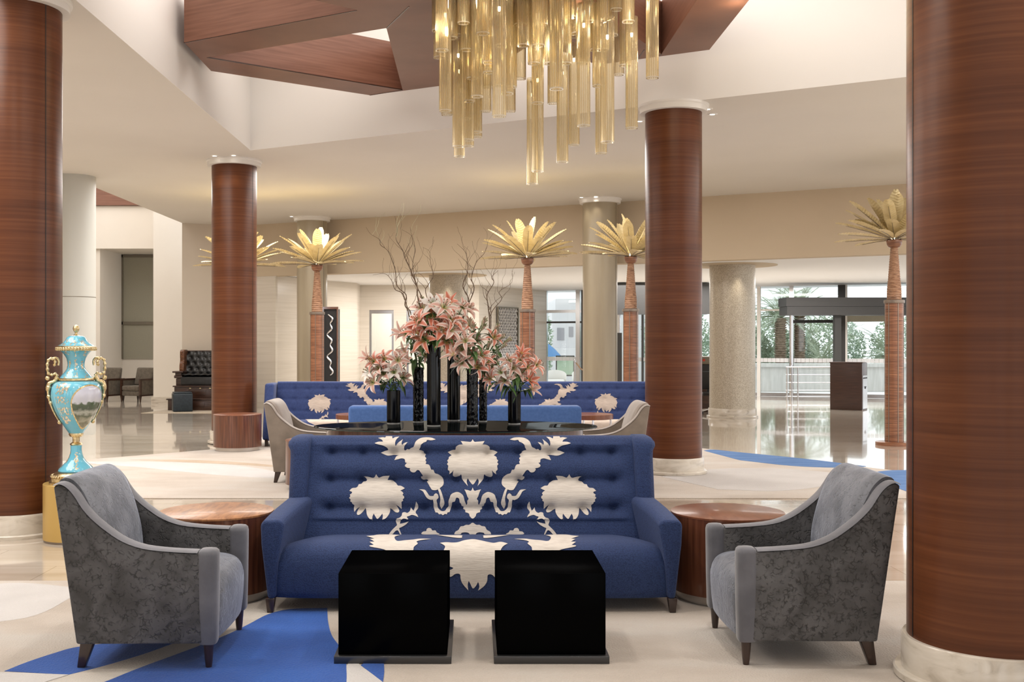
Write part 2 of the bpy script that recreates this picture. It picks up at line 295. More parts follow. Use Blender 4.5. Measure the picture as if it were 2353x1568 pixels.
# ------------------------------------------------------------------ mesh builder
class MB:
    def __init__(s): s.v = []; s.f = []; s.m = []; s.uv = {}
    def add(s, verts, faces, mat=0, T=None):
        o = len(s.v)
        for p in verts:
            p = Vector(p); s.v.append(T @ p if T is not None else p)
        for f in faces: s.f.append(tuple(o+i for i in f)); s.m.append(mat)
        return o
    def box(s, x0, x1, y0, y1, z0, z1, mat=0, T=None):
        s.add([(x0,y0,z0),(x1,y0,z0),(x1,y1,z0),(x0,y1,z0),(x0,y0,z1),(x1,y0,z1),(x1,y1,z1),(x0,y1,z1)],
              [(3,2,1,0),(4,5,6,7),(0,1,5,4),(1,2,6,5),(2,3,7,6),(3,0,4,7)], mat, T); return s
    def hexa(s, b, t, mat=0, T=None):
        """eight corners: bottom ring b, top ring t (4 each, counter-clockwise seen from above)"""
        s.add(list(b)+list(t), [(3,2,1,0),(4,5,6,7),(0,1,5,4),(1,2,6,5),(2,3,7,6),(3,0,4,7)], mat, T); return s
    def lathe(s, prof, n=32, c=(0,0,0), mat=0, T=None, sx=1, sy=1, caps=True, fl=0, flamp=0, mats=None):
        vs = []; fs = []; ms = []
        for r, z in prof:
            for i in range(n):
                a = 2*PI*i/n; rr = r*(1+flamp*math.cos(fl*a)) if fl else r
                vs.append((c[0]+rr*math.cos(a)*sx, c[1]+rr*math.sin(a)*sy, c[2]+z))
        for k in range(len(prof)-1):
            for i in range(n):
                j = (i+1) % n
                fs.append((k*n+i, k*n+j, (k+1)*n+j, (k+1)*n+i)); ms.append(mats[k] if mats else mat)
        if caps:
            fs.append(tuple(range(n-1,-1,-1))); ms.append(mats[0] if mats else mat)
            q = (len(prof)-1)*n; fs.append(tuple(range(q, q+n))); ms.append(mats[-1] if mats else mat)
        o = len(s.v); s.add(vs, fs, mat, T)
        s.m[-len(ms):] = ms
        return s
    def tube(s, pts, rad, n=8, mat=0, T=None, caps=True):
        pts = [Vector(p) for p in pts]; k = len(pts)
        if not hasattr(rad, '__len__'): rad = [rad]*k
        vs = []; up = Vector((0,0,1)); prev = None
        for i, p in enumerate(pts):
            d = (pts[min(i+1,k-1)]-pts[max(i-1,0)])
            d = d.normalized() if d.length > 1e-9 else Vector((0,0,1))
            if prev is None:
                a = d.cross(up)
                if a.length < .05: a = d.cross(Vector((1,0,0)))
            else:
                a = prev-d*prev.dot(d)
                if a.length < 1e-6: a = d.cross(up)
            a.normalize(); prev = a; b = d.cross(a)
            for j in range(n):
                t = 2*PI*j/n; vs.append(p+(a*math.cos(t)+b*math.sin(t))*rad[i])
        fs = [(i*n+j, i*n+(j+1)%n, (i+1)*n+(j+1)%n, (i+1)*n+j) for i in range(k-1) for j in range(n)]
        if caps: fs += [tuple(range(n-1,-1,-1)), tuple(range((k-1)*n, k*n))]
        s.add(vs, fs, mat, T); return s
    def prism(s, poly, a0, a1, axis='y', mat=0, T=None):
        """extrude polygon; axis y: poly is (x,z); axis z: (x,y); axis x: (y,z)"""
        n = len(poly)
        P = {'y': lambda p, a: (p[0], a, p[1]), 'z': lambda p, a: (p[0], p[1], a), 'x': lambda p, a: (a, p[0], p[1])}[axis]
        vs = [P(p, a0) for p in poly]+[P(p, a1) for p in poly]
        fs = [tuple(range(n)), tuple(range(2*n-1, n-1, -1))]+[(i, i+n, (i+1)%n+n, (i+1)%n) for i in range(n)]
        s.add(vs, fs, mat, T); return s
    def grid(s, fn, nu, nv, mat=0, T=None, uv=False):
        vs = [fn(i/nu, j/nv) for j in range(nv+1) for i in range(nu+1)]; w = nu+1
        f0 = len(s.f)
        s.add(vs, [(j*w+i, j*w+i+1, (j+1)*w+i+1, (j+1)*w+i) for j in range(nv) for i in range(nu)], mat, T)
        if uv:
            q = f0
            for j in range(nv):
                for i in range(nu):
                    s.uv[q] = [(i/nu,j/nv),((i+1)/nu,j/nv),((i+1)/nu,(j+1)/nv),(i/nu,(j+1)/nv)]; q += 1
        return s
    def ball(s, c, r, n=12, mat=0, sz=1):
        k = n//2
        s.lathe([(max(1e-4, r*math.sin(PI*i/k)), -r*sz*math.cos(PI*i/k)) for i in range(k+1)], n, c, mat); return s
    def patch(s, poly, fn, step, mat=0):
        """fill a 2-D outline with fine triangles and lay it on a surface fn(u,v)"""
        xs = [p[0] for p in poly]; ys = [p[1] for p in poly]
        pts = [Vector(p) for p in poly]; n = len(pts)
        x = min(xs)+step*.5
        while x < max(xs):
            y = min(ys)+step*.5
            while y < max(ys):
                if inside(poly, x, y): pts.append(Vector((x, y)))
                y += step
            x += step
        r = delaunay_2d_cdt(pts, [], [list(range(n))], 1, 1e-6)
        vs = [fn(p[0], p[1]) for p in r[0]]
        s.add(vs, [tuple(f) for f in r[2]], mat); return s
    def build(s, name, mats, parent=None, loc=(0,0,0), rot=0, ang=35, bevel=0, seg=3, subsurf=0, flip=False):
        me = bpy.data.meshes.new(name); me.from_pydata([tuple(p) for p in s.v], [], s.f)
        for m in (mats if isinstance(mats, (list, tuple)) else [mats]): me.materials.append(m)
        me.polygons.foreach_set('material_index', s.m)
        if s.uv:
            ul = me.uv_layers.new(name='UVMap')
            for pi, u in s.uv.items():
                for li, c in zip(me.polygons[pi].loop_indices, u): ul.data[li].uv = c
        b = bmesh.new(); b.from_mesh(me); bmesh.ops.recalc_face_normals(b, faces=b.faces[:]); b.to_mesh(me); b.free()
        me.update()
        me.polygons.foreach_set('use_smooth', [True]*len(me.polygons))
        try: me.set_sharp_from_angle(angle=math.radians(ang))
        except Exception: pass
        o = bpy.data.objects.new(name, me); COL.objects.link(o)
        o.location = loc; o.rotation_euler = (0,0,rot)
        if parent: o.parent = parent
        if bevel:
            md = o.modifiers.new('Bevel', 'BEVEL'); md.width = bevel; md.segments = seg; md.limit_method = 'ANGLE'; md.angle_limit = math.radians(40); md.use_clamp_overlap = True
            md.harden_normals = False
            me.polygons.foreach_set('use_smooth', [True]*len(me.polygons))
            for e in me.edges: e.use_edge_sharp = False
        if subsurf:
            md = o.modifiers.new('Sub', 'SUBSURF'); md.levels = subsurf; md.render_levels = subsurf
        return o
def inside(poly, x, y):
    r = False; n = len(poly); j = n-1
    for i in range(n):
        xi, yi = poly[i]; xj, yj = poly[j]
        if (yi > y) != (yj > y) and x < (xj-xi)*(y-yi)/(yj-yi)+xi: r = not r
        j = i
    return r

def tag(o, label, cat, group=None, kind=None):
    o['label'] = label; o['category'] = cat
    if group: o['group'] = group
    if kind: o['kind'] = kind
    return o
def thing(name, label, cat, loc=(0,0,0), rot=0, group=None, kind=None):
    o = bpy.data.objects.new(name, None); COL.objects.link(o); o.empty_display_size = .1
    o.location = loc; o.rotation_euler = (0,0,rot)
    return tag(o, label, cat, group, kind)
def dup(root, loc, rot=0, label=None, group=None, scale=None):
    def cp(o, parent):
        c = o.copy(); COL.objects.link(c)
        if parent: c.parent = parent
        for ch in list(o.children): cp(ch, c)
        return c
    r = cp(root, None); r.location = loc; r.rotation_euler = (0,0,rot)
    if label: r['label'] = label
    if group: r['group'] = group
    if scale: r.scale = (scale,)*3
    return r
L_COF, L_FRONT, L_BAY, L_VES, L_HALL, SKY, L_CH, L_SP, EXPO = 600, 120, 330, 560, 660, 1.95, 4.5, 38, -0.03
# ================================================================== THE SETTING
CEIL, LOW = 4.52, 3.28
def bl(x): return 24.0-.52*x                       # line of the beige bulkhead
def wl(x): return 36.1-.43*x                       # line of the glazed front
def S(name, mb, mats, label, cat, **k):
    o = mb.build(name, mats, **k); return tag(o, label, cat, kind='structure')

b = MB(); b.prism([(-15,-6),(17,-6),(17,30),(2.39,wl(2.39)+1.2),(-15,wl(2.39)+1.2)], -.2, 0, 'z')
S('floor', b, M['floor'], 'polished cream travertine floor running through the whole lobby', 'floor')
# lobby ceiling with the angular coffer cut out
b = MB(); z0, z1 = CEIL, CEIL+.14
for poly in ([(-12,-6),(-3.38,-6),(-3.38,16.41),(-7.1,18.2),(-7.1,20),(-12,20)],
             [(-7.1,18.2),(-3.38,16.41),(6,11.17),(17,11.17),(17,bl(17)),(-5.9,bl(-5.9)),(-7.1,26.4)],
             [(6,-6),(17,-6),(17,11.17),(6,11.17)], [(-3.38,-6),(6,-6),(6,-2),(-3.38,-2)], [(-3.38,3.2),(6,3.2),(6,6.0),(-3.38,6.0)]):
    b.prism(poly, z0, z1, 'z')
S('ceiling', b, M['ceil'], 'flat pale beige lobby ceiling around the raised coffer', 'ceiling')
# coffer walls and top
b = MB(); TOP = 7.3
cof = [(-3.38,16.41),(6,11.17),(6,6.0),(-3.38,6.0)]
for i in range(4):
    p, q = Vector(cof[i]), Vector(cof[(i+1)%4]); d = (q-p).normalized(); nrm = Vector((-d.y, d.x))
    if (Vector((1,9))-p).dot(nrm) > 0: nrm = -nrm
    e_ = nrm*.006; b.prism([tuple(p-e_), tuple(q-e_), tuple(q-e_*.1), tuple(p-e_*.1)], CEIL-.001, TOP, 'z'); b.prism([tuple(p), tuple(q), tuple(q+nrm*.15), tuple(p+nrm*.15)], CEIL+.145, TOP, 'z')
S('trim_1', b, M['white'], 'tall white side walls of the raised ceiling coffer', 'coffer wall')
b = MB(); b.prism([(-3.6,16.7),(6.2,11.5),(6.2,5.8),(-3.6,5.8)], TOP, TOP+.15, 'z')
S('trim_2', b, M['white'], 'white top of the raised ceiling coffer above the wooden star', 'coffer top')
b = MB(); b.prism([(-3.6,-2.2),(6.2,-2.2),(6.2,3.4),(-3.6,3.4)], 5.4, 5.5, 'z')  # unseen coffer added to house a broad soft lamp
for a in ([(-3.6,-2.2),(6.2,-2.2),(6.2,-2.0),(-3.6,-2.0)], [(-3.6,3.2),(6.2,3.2),(6.2,3.4),(-3.6,3.4)], [(-3.6,-2),(-3.38,-2),(-3.38,3.2),(-3.6,3.2)], [(6,-2),(6.2,-2),(6.2,3.2),(6,3.2)]):
    b.prism(a, CEIL+.141, 5.4, 'z')
S('ceiling_added_coffer', b, M['white'], 'unseen white ceiling coffer added over the front of the lobby for its fill lamp', 'ceiling')
# star-shaped wooden lattice hanging in the coffer
def zw(px, py): 
    Y = (5.0-EYE)*F/(CY-py); return ((px-CX)*Y/F, Y)
A_, B_, C_ = zw(423,95), zw(485,161), zw(850,217)
P1, Nn, P2, E_ = zw(1085,185.5), zw(1232,92), zw(1372,147), zw(1630,112)
I1 = zw(820,20)
H1 = [zw(475,130), zw(888,62), zw(925,205)]
R0, R1 = (2.72, 8.2), (2.21, 8.6)
outline = [A_, B_, C_, P1, Nn, P2, E_, R0, (1.4,7.2), (-.3,6.7), (-1.1,7.4), (-3.27,8.6), (-3.27,9.3), (-1.55,10.15), (-1.60,10.70), I1]
holes = [H1, [zw(1520,122), (2.21,9.0), (1.15,10.9)], [(-.9,8.2),(1.0,7.8),(.2,9.2)]]
pts = []; con = []
def ring(r):
    o = len(pts); n = len(r); pts.extend(Vector(p) for p in r); con.extend((o+i, o+(i+1)%n) for i in range(n))
ring(outline)
for h in holes: ring(h)
r = delaunay_2d_cdt(pts, con, [], 0, 1e-5)
def in_star(x, y): return inside(outline, x, y) and not any(inside(h, x, y) for h in holes)
tri = [f for f in r[2] if in_star(sum(r[0][i][0] for i in f)/3, sum(r[0][i][1] for i in f)/3)]
b = MB(); ZB, ZT = 5.0, 5.62
b.add([(p[0],p[1],ZB) for p in r[0]], tri); b.add([(p[0],p[1],ZT) for p in r[0]], [tuple(reversed(f)) for f in tri])
for rg in [outline]+holes:
    n = len(rg); b.add([(p[0],p[1],ZB) for p in rg]+[(p[0],p[1],ZT) for p in rg], [(i,(i+1)%n,(i+1)%n+n,i+n) for i in range(n)])
star = S('trim_3', b, M['wood_star'], 'angular star lattice of reddish wood hanging in the ceiling coffer', 'ceiling lattice', ang=20)
# mitre joints of the lattice
b = MB()
for p, q in ((zw(423,96),zw(820,21)), (H1[0],H1[2]), (zw(925,205),zw(850,217)), (zw(888,62),zw(940,12)), (zw(1520,122),zw(1515,127)), (zw(1465,134),zw(1480,112))):
    d = (Vector(q)-Vector(p)); n_ = Vector((-d.y, d.x)).normalized()*.006
    b.prism([tuple(Vector(p)-n_), tuple(Vector(q)-n_), tuple(Vector(q)+n_), tuple(Vector(p)+n_)], ZB-.004, ZB+.01, 'z')
b.build('mitre_joint', M['wood_dark'], star)
# bulkhead and lower ceiling of the entrance vestibule
b = MB(); b.prism([(-5.9,bl(-5.9)),(17,bl(17)),(17,bl(17)+.35),(-5.9,bl(-5.9)+.35)], 3.24, CEIL+.14, 'z')
S('wall_back', b, M['bulk'], 'long beige bulkhead wall band above the entrance opening', 'wall')
b = MB(); b.prism([(-5.9,bl(-5.9)+.34),(17,bl(17)+.34),(17,30),(2.39,wl(2.39)+1.5),(-5.9,wl(2.39)+1.5)], LOW, LOW+.1, 'z')
S('ceiling_vestibule', b, M['ceil_w'], 'low white ceiling of the entrance vestibule by the glass front', 'ceiling')
b = MB(); b.prism([(-7.1,26.4),(-5.9,bl(-5.9)),(-5.9,bl(-5.9)+.3),(-7.1,26.75)], 0, CEIL+.14, 'z')
S('wall_beige', b, M['wall_b'], 'plain beige wall behind the shoeshine stand', 'wall')
b = MB(); b.prism([(-5.9,bl(-5.9)+.02),(-4.85,bl(-4.85)+.02),(-4.85,bl(-4.85)+.3),(-5.9,bl(-5.9)+.3)], 0, 3.24, 'z')
S('wall_marble', b, M['marble_wall'], 'veined tan marble wall panel beside the back-left wood column', 'wall')
b = MB(); b.prism([(-4.85,bl(-4.85)+.3),(-4.95,27.5),(-3.29,30.4),(-3.29,31.5),(-3.5,31.5)], 0, LOW, 'z')
b.prism([(-3.29,31.5),(.16,31.5),(.16,31.8),(-3.29,31.8)], 2.55, LOW, 'z')
for x0, x1 in ((-3.29,-3.03),(-2.32,-1.95),(-1.2,.16)): b.prism([(x0,31.5),(x1,31.5),(x1,31.8),(x0,31.8)], 0, 2.55, 'z')
b.prism([(.16,31.5),(2.39,wl(2.39)),(2.2,wl(2.39)+.2),(.0,31.8)], 0, LOW, 'z')
S('wall_cladding', b, M['marble_wall'], 'pale veined marble wall in the recess behind the flowers', 'wall')
for i, (x0, x1, lb) in enumerate(((-3.03,-2.32,'narrow glazed doorway framed in pale marble left of the flowers'), (-1.95,-1.2,'second glazed doorway in the marble wall directly behind the lilies'))):
    d = thing('door_%d' % (i+1), lb, 'door', ((x0+x1)/2, 31.6, 0), kind='structure'); w = (x1-x0)/2
    f = MB(); f.box(-w,-w+.06,-.05,.08,0,2.55); f.box(w-.06,w,-.05,.08,0,2.55); f.box(-w+.06,w-.06,-.05,.08,2.45,2.55)
    f.build('door_frame', M['steel'], d)
    f = MB(); f.box(-w+.06,w-.06,.0,.012,0,2.45); f.build('door_pane', M['pane'], d)
b = MB(); b.prism([(-4.2,34.6),(2.2,35.4),(2.2,35.5),(-4.2,34.7)], 0, LOW, 'z')
S('wall_rear', b, M['cream'], 'cream wall seen through the glazed doorways', 'wall')
# left bay: higher space with the blind window
b = MB(); b.prism([(-15,20),(-12,20),(-12,20.15),(-15,20.15)], 0, 6.6, 'z')
b.prism([(-15,30),(-10.34,30),(-10.34,32.0),(-15,32.0)], 0, 4.2, 'z')
b.prism([(-15,29.9),(-7.1,29.9),(-7.1,32.05),(-15,32.05)], 4.2, 5.38, 'z')
b.prism([(-10.34,31.9),(-7.1,31.9),(-7.1,32.05),(-10.34,32.05)], 0, 4.2, 'z')
S('wall_left', b, M['cream'], 'cream wall with the deep window recess of the left bay', 'wall')
b = MB(); b.prism([(-15,29.8),(-7.1,29.8),(-7.1,30),(-15,30)], 5.385, 6.6, 'z')
S('trim_4', b, M['wood_star'], 'reddish wooden soffit panel high up in the left bay', 'wood soffit')
b = MB(); b.prism([(-8.48,28.7),(-7.1,28.7),(-7.1,29.85),(-8.48,29.85)], 0, 6.6, 'z')
S('wall_pier', b, M['cream'], 'cream pier beside the recessed blind window', 'wall')
b = MB(); b.prism([(-8.52,28.64),(-7.1,28.64),(-7.1,28.7),(-8.52,28.7)], 0, .16, 'z'); 
S('baseboard_left', b, M['marble_base'], 'marble baseboard along the foot of the cream pier', 'baseboard')
b = MB(); b.prism([(-15,20.2),(-7.1,20.2),(-7.1,32),(-15,32)], 6.6, 6.7, 'z'); b.prism([(-7.1,18.3),(-6.95,18.3),(-6.95,26.5),(-7.1,26.4)], CEIL+.141, 6.6, 'z'); b.prism([(-12,20.01),(-7.1,20.01),(-7.1,20.19),(-12,20.19)], CEIL+.141, 6.6, 'z')
S('ceiling_bay', b, M['white'], 'high white ceiling of the left bay', 'ceiling')
w1 = thing('window_1', 'window in the left bay covered by a drawn beige roller blind', 'window', (-9.5,31.9,0), kind='structure')
b = MB(); zt, zb = 4.18, 1.12
for x0, x1, za, zc in ((-.86,-.80,zb,zt),(-.86,2.0,zt-.07,zt),(-.86,2.0,2.13,2.22)): b.box(x0,x1,-.07,0,za,zc)
b.build('window_frame', M['blind_frame'], w1)
b = MB(); b.box(-.80,2.0,-.03,-.01,zb,zt-.07); b.build('roller_blind', M['blind'], w1)

# columns
def column(name, label, X, Y, R, top, mats, base=True, groove=None, collar=True, z0=0, up=0):
    top -= up; c = thing(name, label, 'column', (X,Y,up), kind='structure')
    b = MB(); b.lathe([(R,z0 if not base else .19),(R,top)], 72); b.build('shaft', mats, c)
    if base:
        b = MB(); b.lathe([(R+.025,.035),(R+.025,.185),(R+.018,.195)], 72); b.lathe([(R+.06,0),(R+.06,.028),(R+.052,.036)], 72); b.build('base', M['marble_base'], c)
    if collar:
        b = MB(); b.lathe([(R+.02,top-.012),(R+.065,top-.01),(R+.065,top+.05),(R+.085,top+.06),(R+.085,top+.085)], 64); b.build('collar', M['white'], c)
    if groove is not None:
        for k, a in enumerate(groove):
            b = MB(); b.lathe([(R+.004,.195),(R+.004,top-.013)], 4, caps=False)
            b = MB(); n = 6; w = .004/R
            vs = [((R+.002)*math.cos(a+w*(i/n-.5)*2), (R+.002)*math.sin(a+w*(i/n-.5)*2), z) for z in (.2, top-.013) for i in range(n+1)]
            b.add(vs, [(i,i+1,i+n+2,i+n+1) for i in range(n)]); b.build('joint_line', M['matt_black'], c)
    return c
def ang(X, Y, px):  # direction, on the column, of a joint seen at that bearing
    th = math.atan2(X, Y); return th
TOPC = CEIL-.085
column('column_front_left', 'large glossy wood-clad column beside the blue porcelain urn', -3.87, 9.19, .36, TOPC, M['wood_col'], groove=[-PI/2+1.05])
column('column_front_right', 'nearest wood-clad column with marble foot at the right edge', 2.455, 5.145, .372, TOPC, M['wood_col'], groove=[PI+.02], up=.0165)
column('column_center', 'wood-clad column with white collar behind the right end of the long sofa', 2.46, 13.33, .345, TOPC, M['wood_col'], up=.0165)
column('column_back', 'wood-clad column rising behind the small drum table at back left', -3.83, 17.35, .355, TOPC, M['wood_col'], groove=[-PI/2+1.15], up=.0165)
column('column_champagne', 'smooth champagne column behind the gold palm at centre right', 2.57, 22.0, .35, TOPC, M['champagne'], groove=[-PI/2+1.0])
column('column_champagne', 'smooth champagne column behind the gold palm left of the flowers', -3.76, 25.25, .35, TOPC, M['champagne'], groove=[-PI/2+1.0])
column('column_white', 'pale white column directly behind the blue urn', -7.0, 19.0, .36, CEIL, M['grey_col'], base=False, collar=False)
column('column_mosaic', 'thick gold mosaic column near the glass entrance', 5.60, 23.45, .485, LOW, M['mosaic'], collar=False)
column('column_mosaic', 'gold mosaic column half hidden behind the lilies', -.62, 26.9, .485, LOW, M['mosaic'], collar=False)
for X, Y, lb in ((5.60,23.45,'round beige ceiling recess around the mosaic column by the entrance'), (-.62,26.9,'round beige ceiling recess around the mosaic column behind the lilies')):
    b = MB(); b.lathe([(.487,LOW-.012),(.95,LOW-.012),(.95,LOW-.001),(.487,LOW-.001)], 64, (X,Y,0), caps=False)
    S('trim_5', b, M['bulk'], lb, 'ceiling recess')

wc = [o for o in COL.objects if o.name == 'column_white'][0]
b = MB(); b.lathe([(.3615,2.395),(.3615,2.407)], 64, caps=False); b.build('joint_line', M['blind_frame'], wc)
# glazed front
def window(name, label, X0, X1, mull, trans, seed=0):
    y0 = wl(X0); a = math.atan2(wl(X1)-wl(X0), X1-X0); L_ = math.hypot(X1-X0, wl(X1)-wl(X0))
    w = thing(name, label, 'window', (X0,y0,0), a, kind='structure')
    k = 1/math.cos(a)
    b = MB(); b.box(0,L_,-.01,.01,.05,LOW); b.build('pane', M['pane'], w)
    for x, wd, mm in mull:
        b = MB(); xx = (x-X0)*k; b.box(xx-wd/2,xx+wd/2,-.07,.07,0,LOW); b.build('mullion', mm, w)
    for xa, xb, z, h, mm in trans:
        b = MB(); b.box((xa-X0)*k,(xb-X0)*k,-.05,.05,z-h/2,z+h/2); b.build('transom', mm, w)
    b = MB(); x = .04
    while x < L_: b.box(x,min(x+.112,L_),-.016,-.011,1.02,1.14); x += .12
    b.build('frit_band', M['frit'], w)
    return w
wx = lambda px: ((px-CX)/F*36.1)/(1+.43*(px-CX)/F)       # where a bearing meets the glass line
zz = lambda px, py: EYE-(py-CY)*wl(wx(px))/F
window('window_2', 'narrow glass front between the cream wall and the champagne column', wx(1250), wx(1420),
       [(wx(1256),.05,M['steel']),(wx(1329),.14,M['steel']),(wx(1339),.06,M['dark_grey'])],
       [(wx(1254),wx(1345),zz(1300,715),.09,M['steel']),(wx(1254),wx(1345),zz(1300,740),.06,M['dark_grey']),(wx(1250),wx(1420),.06,.1,M['steel'])])
window('window_3', 'middle stretch of the glass front behind the palm and centre column', wx(1421), wx(1741),
       [(wx(1477),.05,M['dark_grey']),(wx(1421),.08,M['white'])], [(wx(1421),wx(1741),.06,.1,M['steel'])])
window('window_4', 'wide glass front looking out on palms and planter wall', wx(1742), wx(2200),
       [(wx(1744),.10,M['white']),(wx(1819),.12,M['chrome']),(wx(1934),.2,M['dark_grey']),(wx(1945),.05,M['white'])],
       [(wx(1742),wx(1803),zz(1770,712),.05,M['white']),(wx(1822),wx(1927),zz(1870,738),.09,M['matt_black']),(wx(1940),wx(2060),zz(1990,730),.22,M['blind']),(wx(1742),wx(2200),.06,.1,M['steel'])])
b = MB(); b.box(17,17.1,-6,30,0,.5); b.box(17,17.1,-6,30,CEIL-.6,CEIL); 
for y in range(-6,31,4): b.box(17,17.1,y,y+.15,.5,CEIL-.6)
S('wall_right', b, M['cream'], 'window wall on the right flank of the lobby', 'wall')
b = MB()
for x in range(-15,18,4): b.box(x,min(17,x+2.0),-6.1,-6,0,CEIL)  # unseen piers, widened to cut the daylight from the front
b.box(-15,17,-6.1,-6,CEIL,7.4)
S('wall_front', b, M['cream'], 'unseen window wall on the street side of the lobby, piers shaped to cut daylight', 'wall')
b = MB(); b.box(-15.1,-15,-6,32,0,6.7); b.box(-12.05,-12,-6,20,3.2,CEIL)
S('wall_far_left', b, M['cream'], 'outer cream wall of the left side of the lobby', 'wall')
# rugs: pattern is part of each carpet
def rug(name, poly, pats, label, z=.012):
    b = MB(); b.prism(poly, .0005, z, 'z')
    for k, (mi, pg) in enumerate(pats):
        zt = z+.0008+.0006*k
        b.prism(pg, z-.004, zt, 'z', mi)
    o = b.build(name, [M['carpet'], M['carpet_b'], M['carpet_w'], M['carpet_t'], M['carpet_sky']], ang=20); return tag(o, label, 'rug')
gp = lambda *a: [G(x, y, .001) for x, y in a]
def curve(pts, n=6):
    """smooth an open run of points (Catmull-Rom)"""
    P = [Vector(p) for p in pts]; P = [P[0]*2-P[1]]+P+[P[-1]*2-P[-2]]; out = []
    for i in range(1, len(P)-2):
        for k in range(n):
            t = k/n; a, b_, c, d = P[i-1], P[i], P[i+1], P[i+2]
            out.append(tuple(.5*((2*b_)+(c-a)*t+(2*a-5*b_+4*c-d)*t*t+(3*b_-a-3*c+d)*t**3)))
    out.append(tuple(P[-2])); return out
leafA = curve(gp((10,1543),(60,1523),(120,1503),(180,1487),(290,1476),(400,1478)))+curve(gp((400,1478),(330,1503),(240,1530),(157,1551)))[1:]
big = curve(gp((120,1610),(240,1568),(320,1536),(450,1488),(520,1460),(570,1436),(610,1415),(650,1403),(690,1399),(752,1398)))+curve(gp((752,1398),(754,1430),(762,1460),(777,1482),(790,1505),(796,1532),(796,1568),(780,1640)))[1:]
wht = curve(gp((796,1532),(796,1570),(785,1640)))+gp((960,1640),(880,1568),(828,1530),(810,1510))
tri_ = gp((829,1530),(880,1569),(883,1545),(882,1515),(860,1512))
wedge = gp((-60,1545),(0,1546),(157,1552),(105,1568),(-10,1610))
whi2 = curve(gp((238,1569),(180,1590),(100,1640)))+gp((330,1640),(270,1590))
cre1 = curve(gp((-150,1372),(20,1340),(190,1352)))+curve(gp((190,1352),(160,1375),(60,1420),(-150,1440)))[1:]
rug('rug', [(-6.5,2.6),(6.5,2.6),(6.5,7.27),(-6.5,7.27)],
    [(2,cre1),(1,leafA),(1,big),(2,wht),(1,tri_),(2,wedge),(2,whi2)], 'cream carpet with blue leaf shapes under the front sofa and grey armchairs')
g2 = gp
blue1 = curve(g2((1617,1036),(1640,1034),(1700,1040),(1850,1055),(1990,1072)))+curve(g2((1990,1072),(1930,1075),(1820,1071),(1700,1058)))[1:]
blue2 = curve(g2((1992,1088),(2040,1082),(2080,1081),(2150,1080)))+curve(g2((2150,1150),(2070,1125),(2020,1103)))
tan1 = curve(g2((300,1057),(420,1057),(540,1062),(660,1072)))+curve(g2((660,1076),(560,1069),(420,1062)))
wh3 = curve(g2((160,1062),(300,1061),(430,1064),(560,1072),(640,1085)))+curve(g2((640,1100),(500,1092),(330,1075)))
wh4 = curve(g2((1520,1096),(1650,1078),(1800,1078),(1950,1090)))+curve(g2((1950,1110),(1800,1128),(1650,1125)))
rug('rug', [(-7.2,11.13),(7.2,11.13),(7.2,11.9),(5.3,13.46),(3.3,16.6),(3.3,18.3),(-3.6,18.3),(-3.6,16.5),(-5.4,14.65),(-7.2,14.3)],
    [(2,wh3),(3,tan1),(2,wh4),(4,blue1),(4,blue2)], 'pale octagonal carpet with blue edge arcs under the middle seating group')
# ================================================================== FURNITURE
RZ = .013
def G2(px, py): return G(px, py, RZ)
